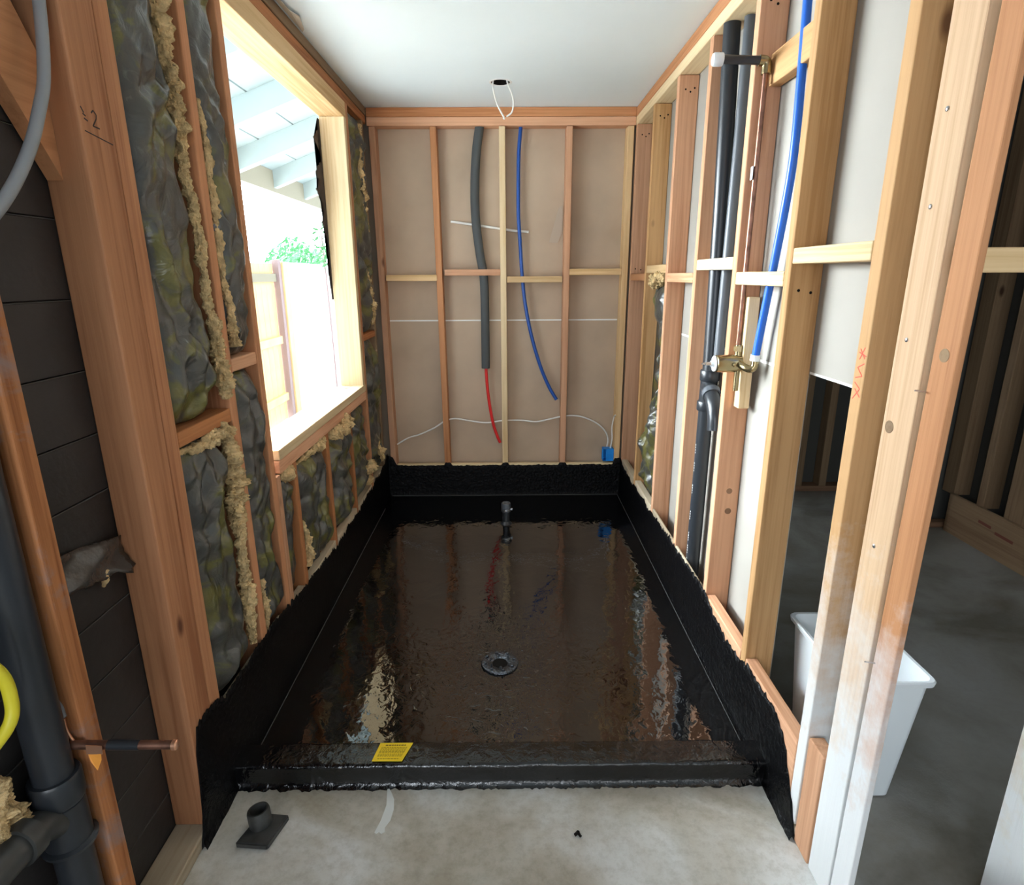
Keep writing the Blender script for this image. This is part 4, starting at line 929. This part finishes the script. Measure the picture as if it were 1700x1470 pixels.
# ------------------------------------------------------------------ outdoors
bm = bmesh.new(); add_box(bm, -9, -0.131, -6, 16, -0.35, -0.15)
tag(finish(bm, 'ground', M_GROUND), kind='structure')
pc = empty('patio_cover', (-1.5, 2.0, -0.15), 'white painted patio roof of boards and rafters outside the window', 'patio roof')
SL = 0.37; XE = -1.85; X1 = -0.135
def raf(y0, y1, dz0, dz1, x0, x1, mat, name):
    bm = bmesh.new(); z = lambda x: 2.34 + SL * (x + 1.5)
    vv = [bm.verts.new((x, y, z(x) + dz)) for x in (x0, x1) for y in (y0, y1) for dz in (dz0, dz1)]
    for f in ((0, 1, 3, 2), (4, 6, 7, 5), (0, 4, 5, 1), (2, 3, 7, 6), (0, 2, 6, 4), (1, 5, 7, 3)): bm.faces.new([vv[k] for k in f])
    bmesh.ops.recalc_face_normals(bm, faces=bm.faces)
    return finish(bm, name, mat, pc)
for y in (-1.1, -0.18, 0.74, 1.66, 2.58, 3.50, 4.42, 5.34, 6.26):
    raf(y - 0.045, y + 0.045, 0.0, 0.165, -1.53, X1, M_WHITEPAINT, 'rafter')
w_ = 0.30; x = XE; k = 0
while x < X1 - 0.01:
    x2 = min(x + w_ - 0.012, X1); raf(-1.6, 6.8, 0.166, 0.190, x, x2, M_WHITEPAINT, 'roof_board'); x += w_; k += 1
raf(-1.6, 6.8, 0.192, 0.20, XE, X1, M_WHITEPAINT, 'roofing')
box('eave_beam', -1.56, -1.50, -1.6, 6.8, 2.30, 2.50, M_CLAY, pc, 0.0)['label'] = 'tan beam carrying the rafter ends'
for y in (-1.5, 6.7): box('post', -1.58, -1.48, y - 0.05, y + 0.05, -0.15, 2.30, M_WHITEPAINT, pc, 0.004)

fc = empty('garden_fence', (-1.72, 1.5, -0.15), 'light yellowish board fence with rails outside the window', 'fence')
y = -1.2
while y < 2.84:
    box('fence_board', -1.745, -1.727, y, min(y + 0.138, 2.845), -0.10, 1.62, M_FENCE, fc, 0.002); y += 0.142
for z in (0.12, 0.76, 1.43): box('rail', -1.726, -1.690, -1.2, 2.845, z, z + 0.085, M_FENCE if z < 0.9 else M_CLAY, fc, 0.003)
box('post', -1.735, -1.660, 2.85, 2.93, -0.15, 1.66, M_FENCEPOST, fc, 0.003)['label'] = 'purplish brown post'
box('post', -1.735, -1.640, 2.935, 3.08, -0.15, 1.64, M_FENCE, fc, 0.003)['label'] = 'pale yellow post'
sw = box('garden_wall', -1.80, -1.70, 3.09, 9.0, -0.15, 1.64, M_STUCCO, None, 0.004); tag(sw, 'white rendered garden wall beyond the fence', 'garden wall')

def shrub(name, cx, cy, cz, rx, ry, rz, n, label, seed, s=0.06):
    rnd = random.Random(seed); bm = bmesh.new()
    for k in range(n):
        while True:
            p = Vector((rnd.uniform(-1, 1), rnd.uniform(-1, 1), rnd.uniform(-1, 1)))
            if p.length < 1: break
        c = Vector((cx + p.x * rx, cy + p.y * ry, cz + p.z * rz * (1 - 0.4 * abs(p.y))))
        d = Vector((rnd.uniform(-1, 1), rnd.uniform(-1, 1), rnd.uniform(-1, 1))).normalized(); e = d.orthogonal().normalized(); f = d.cross(e)
        L_ = s * rnd.uniform(0.6, 1.2)
        vv = [bm.verts.new(c + q) for q in (-e * L_, f * L_ * 0.4 + d * L_ * 0.08, e * L_, -f * L_ * 0.4 + d * L_ * 0.08)]
        bm.faces.new(vv)
    o = finish(bm, name, M_LEAF)
    return tag(o, label, 'shrub')
shrub('leafy_shrub', -3.6, 9.2, 1.05, 0.6, 2.1, 1.26, 5200, 'green leafy shrub rising behind the garden wall', 5, 0.09)
sp = shrub('sapling', -0.66, 1.10, 1.74, 0.06, 0.12, 0.22, 70, 'thin green sapling just outside the far side of the window', 6, 0.03)
tube('stem', [(-0.64, 1.16, -0.15), (-0.64, 1.15, 0.9), (-0.65, 1.12, 1.8)], 0.006, M_FENCEPOST, sp)

# tidy: parts keep their world place; nothing else to do
bpy.context.view_layer.update()
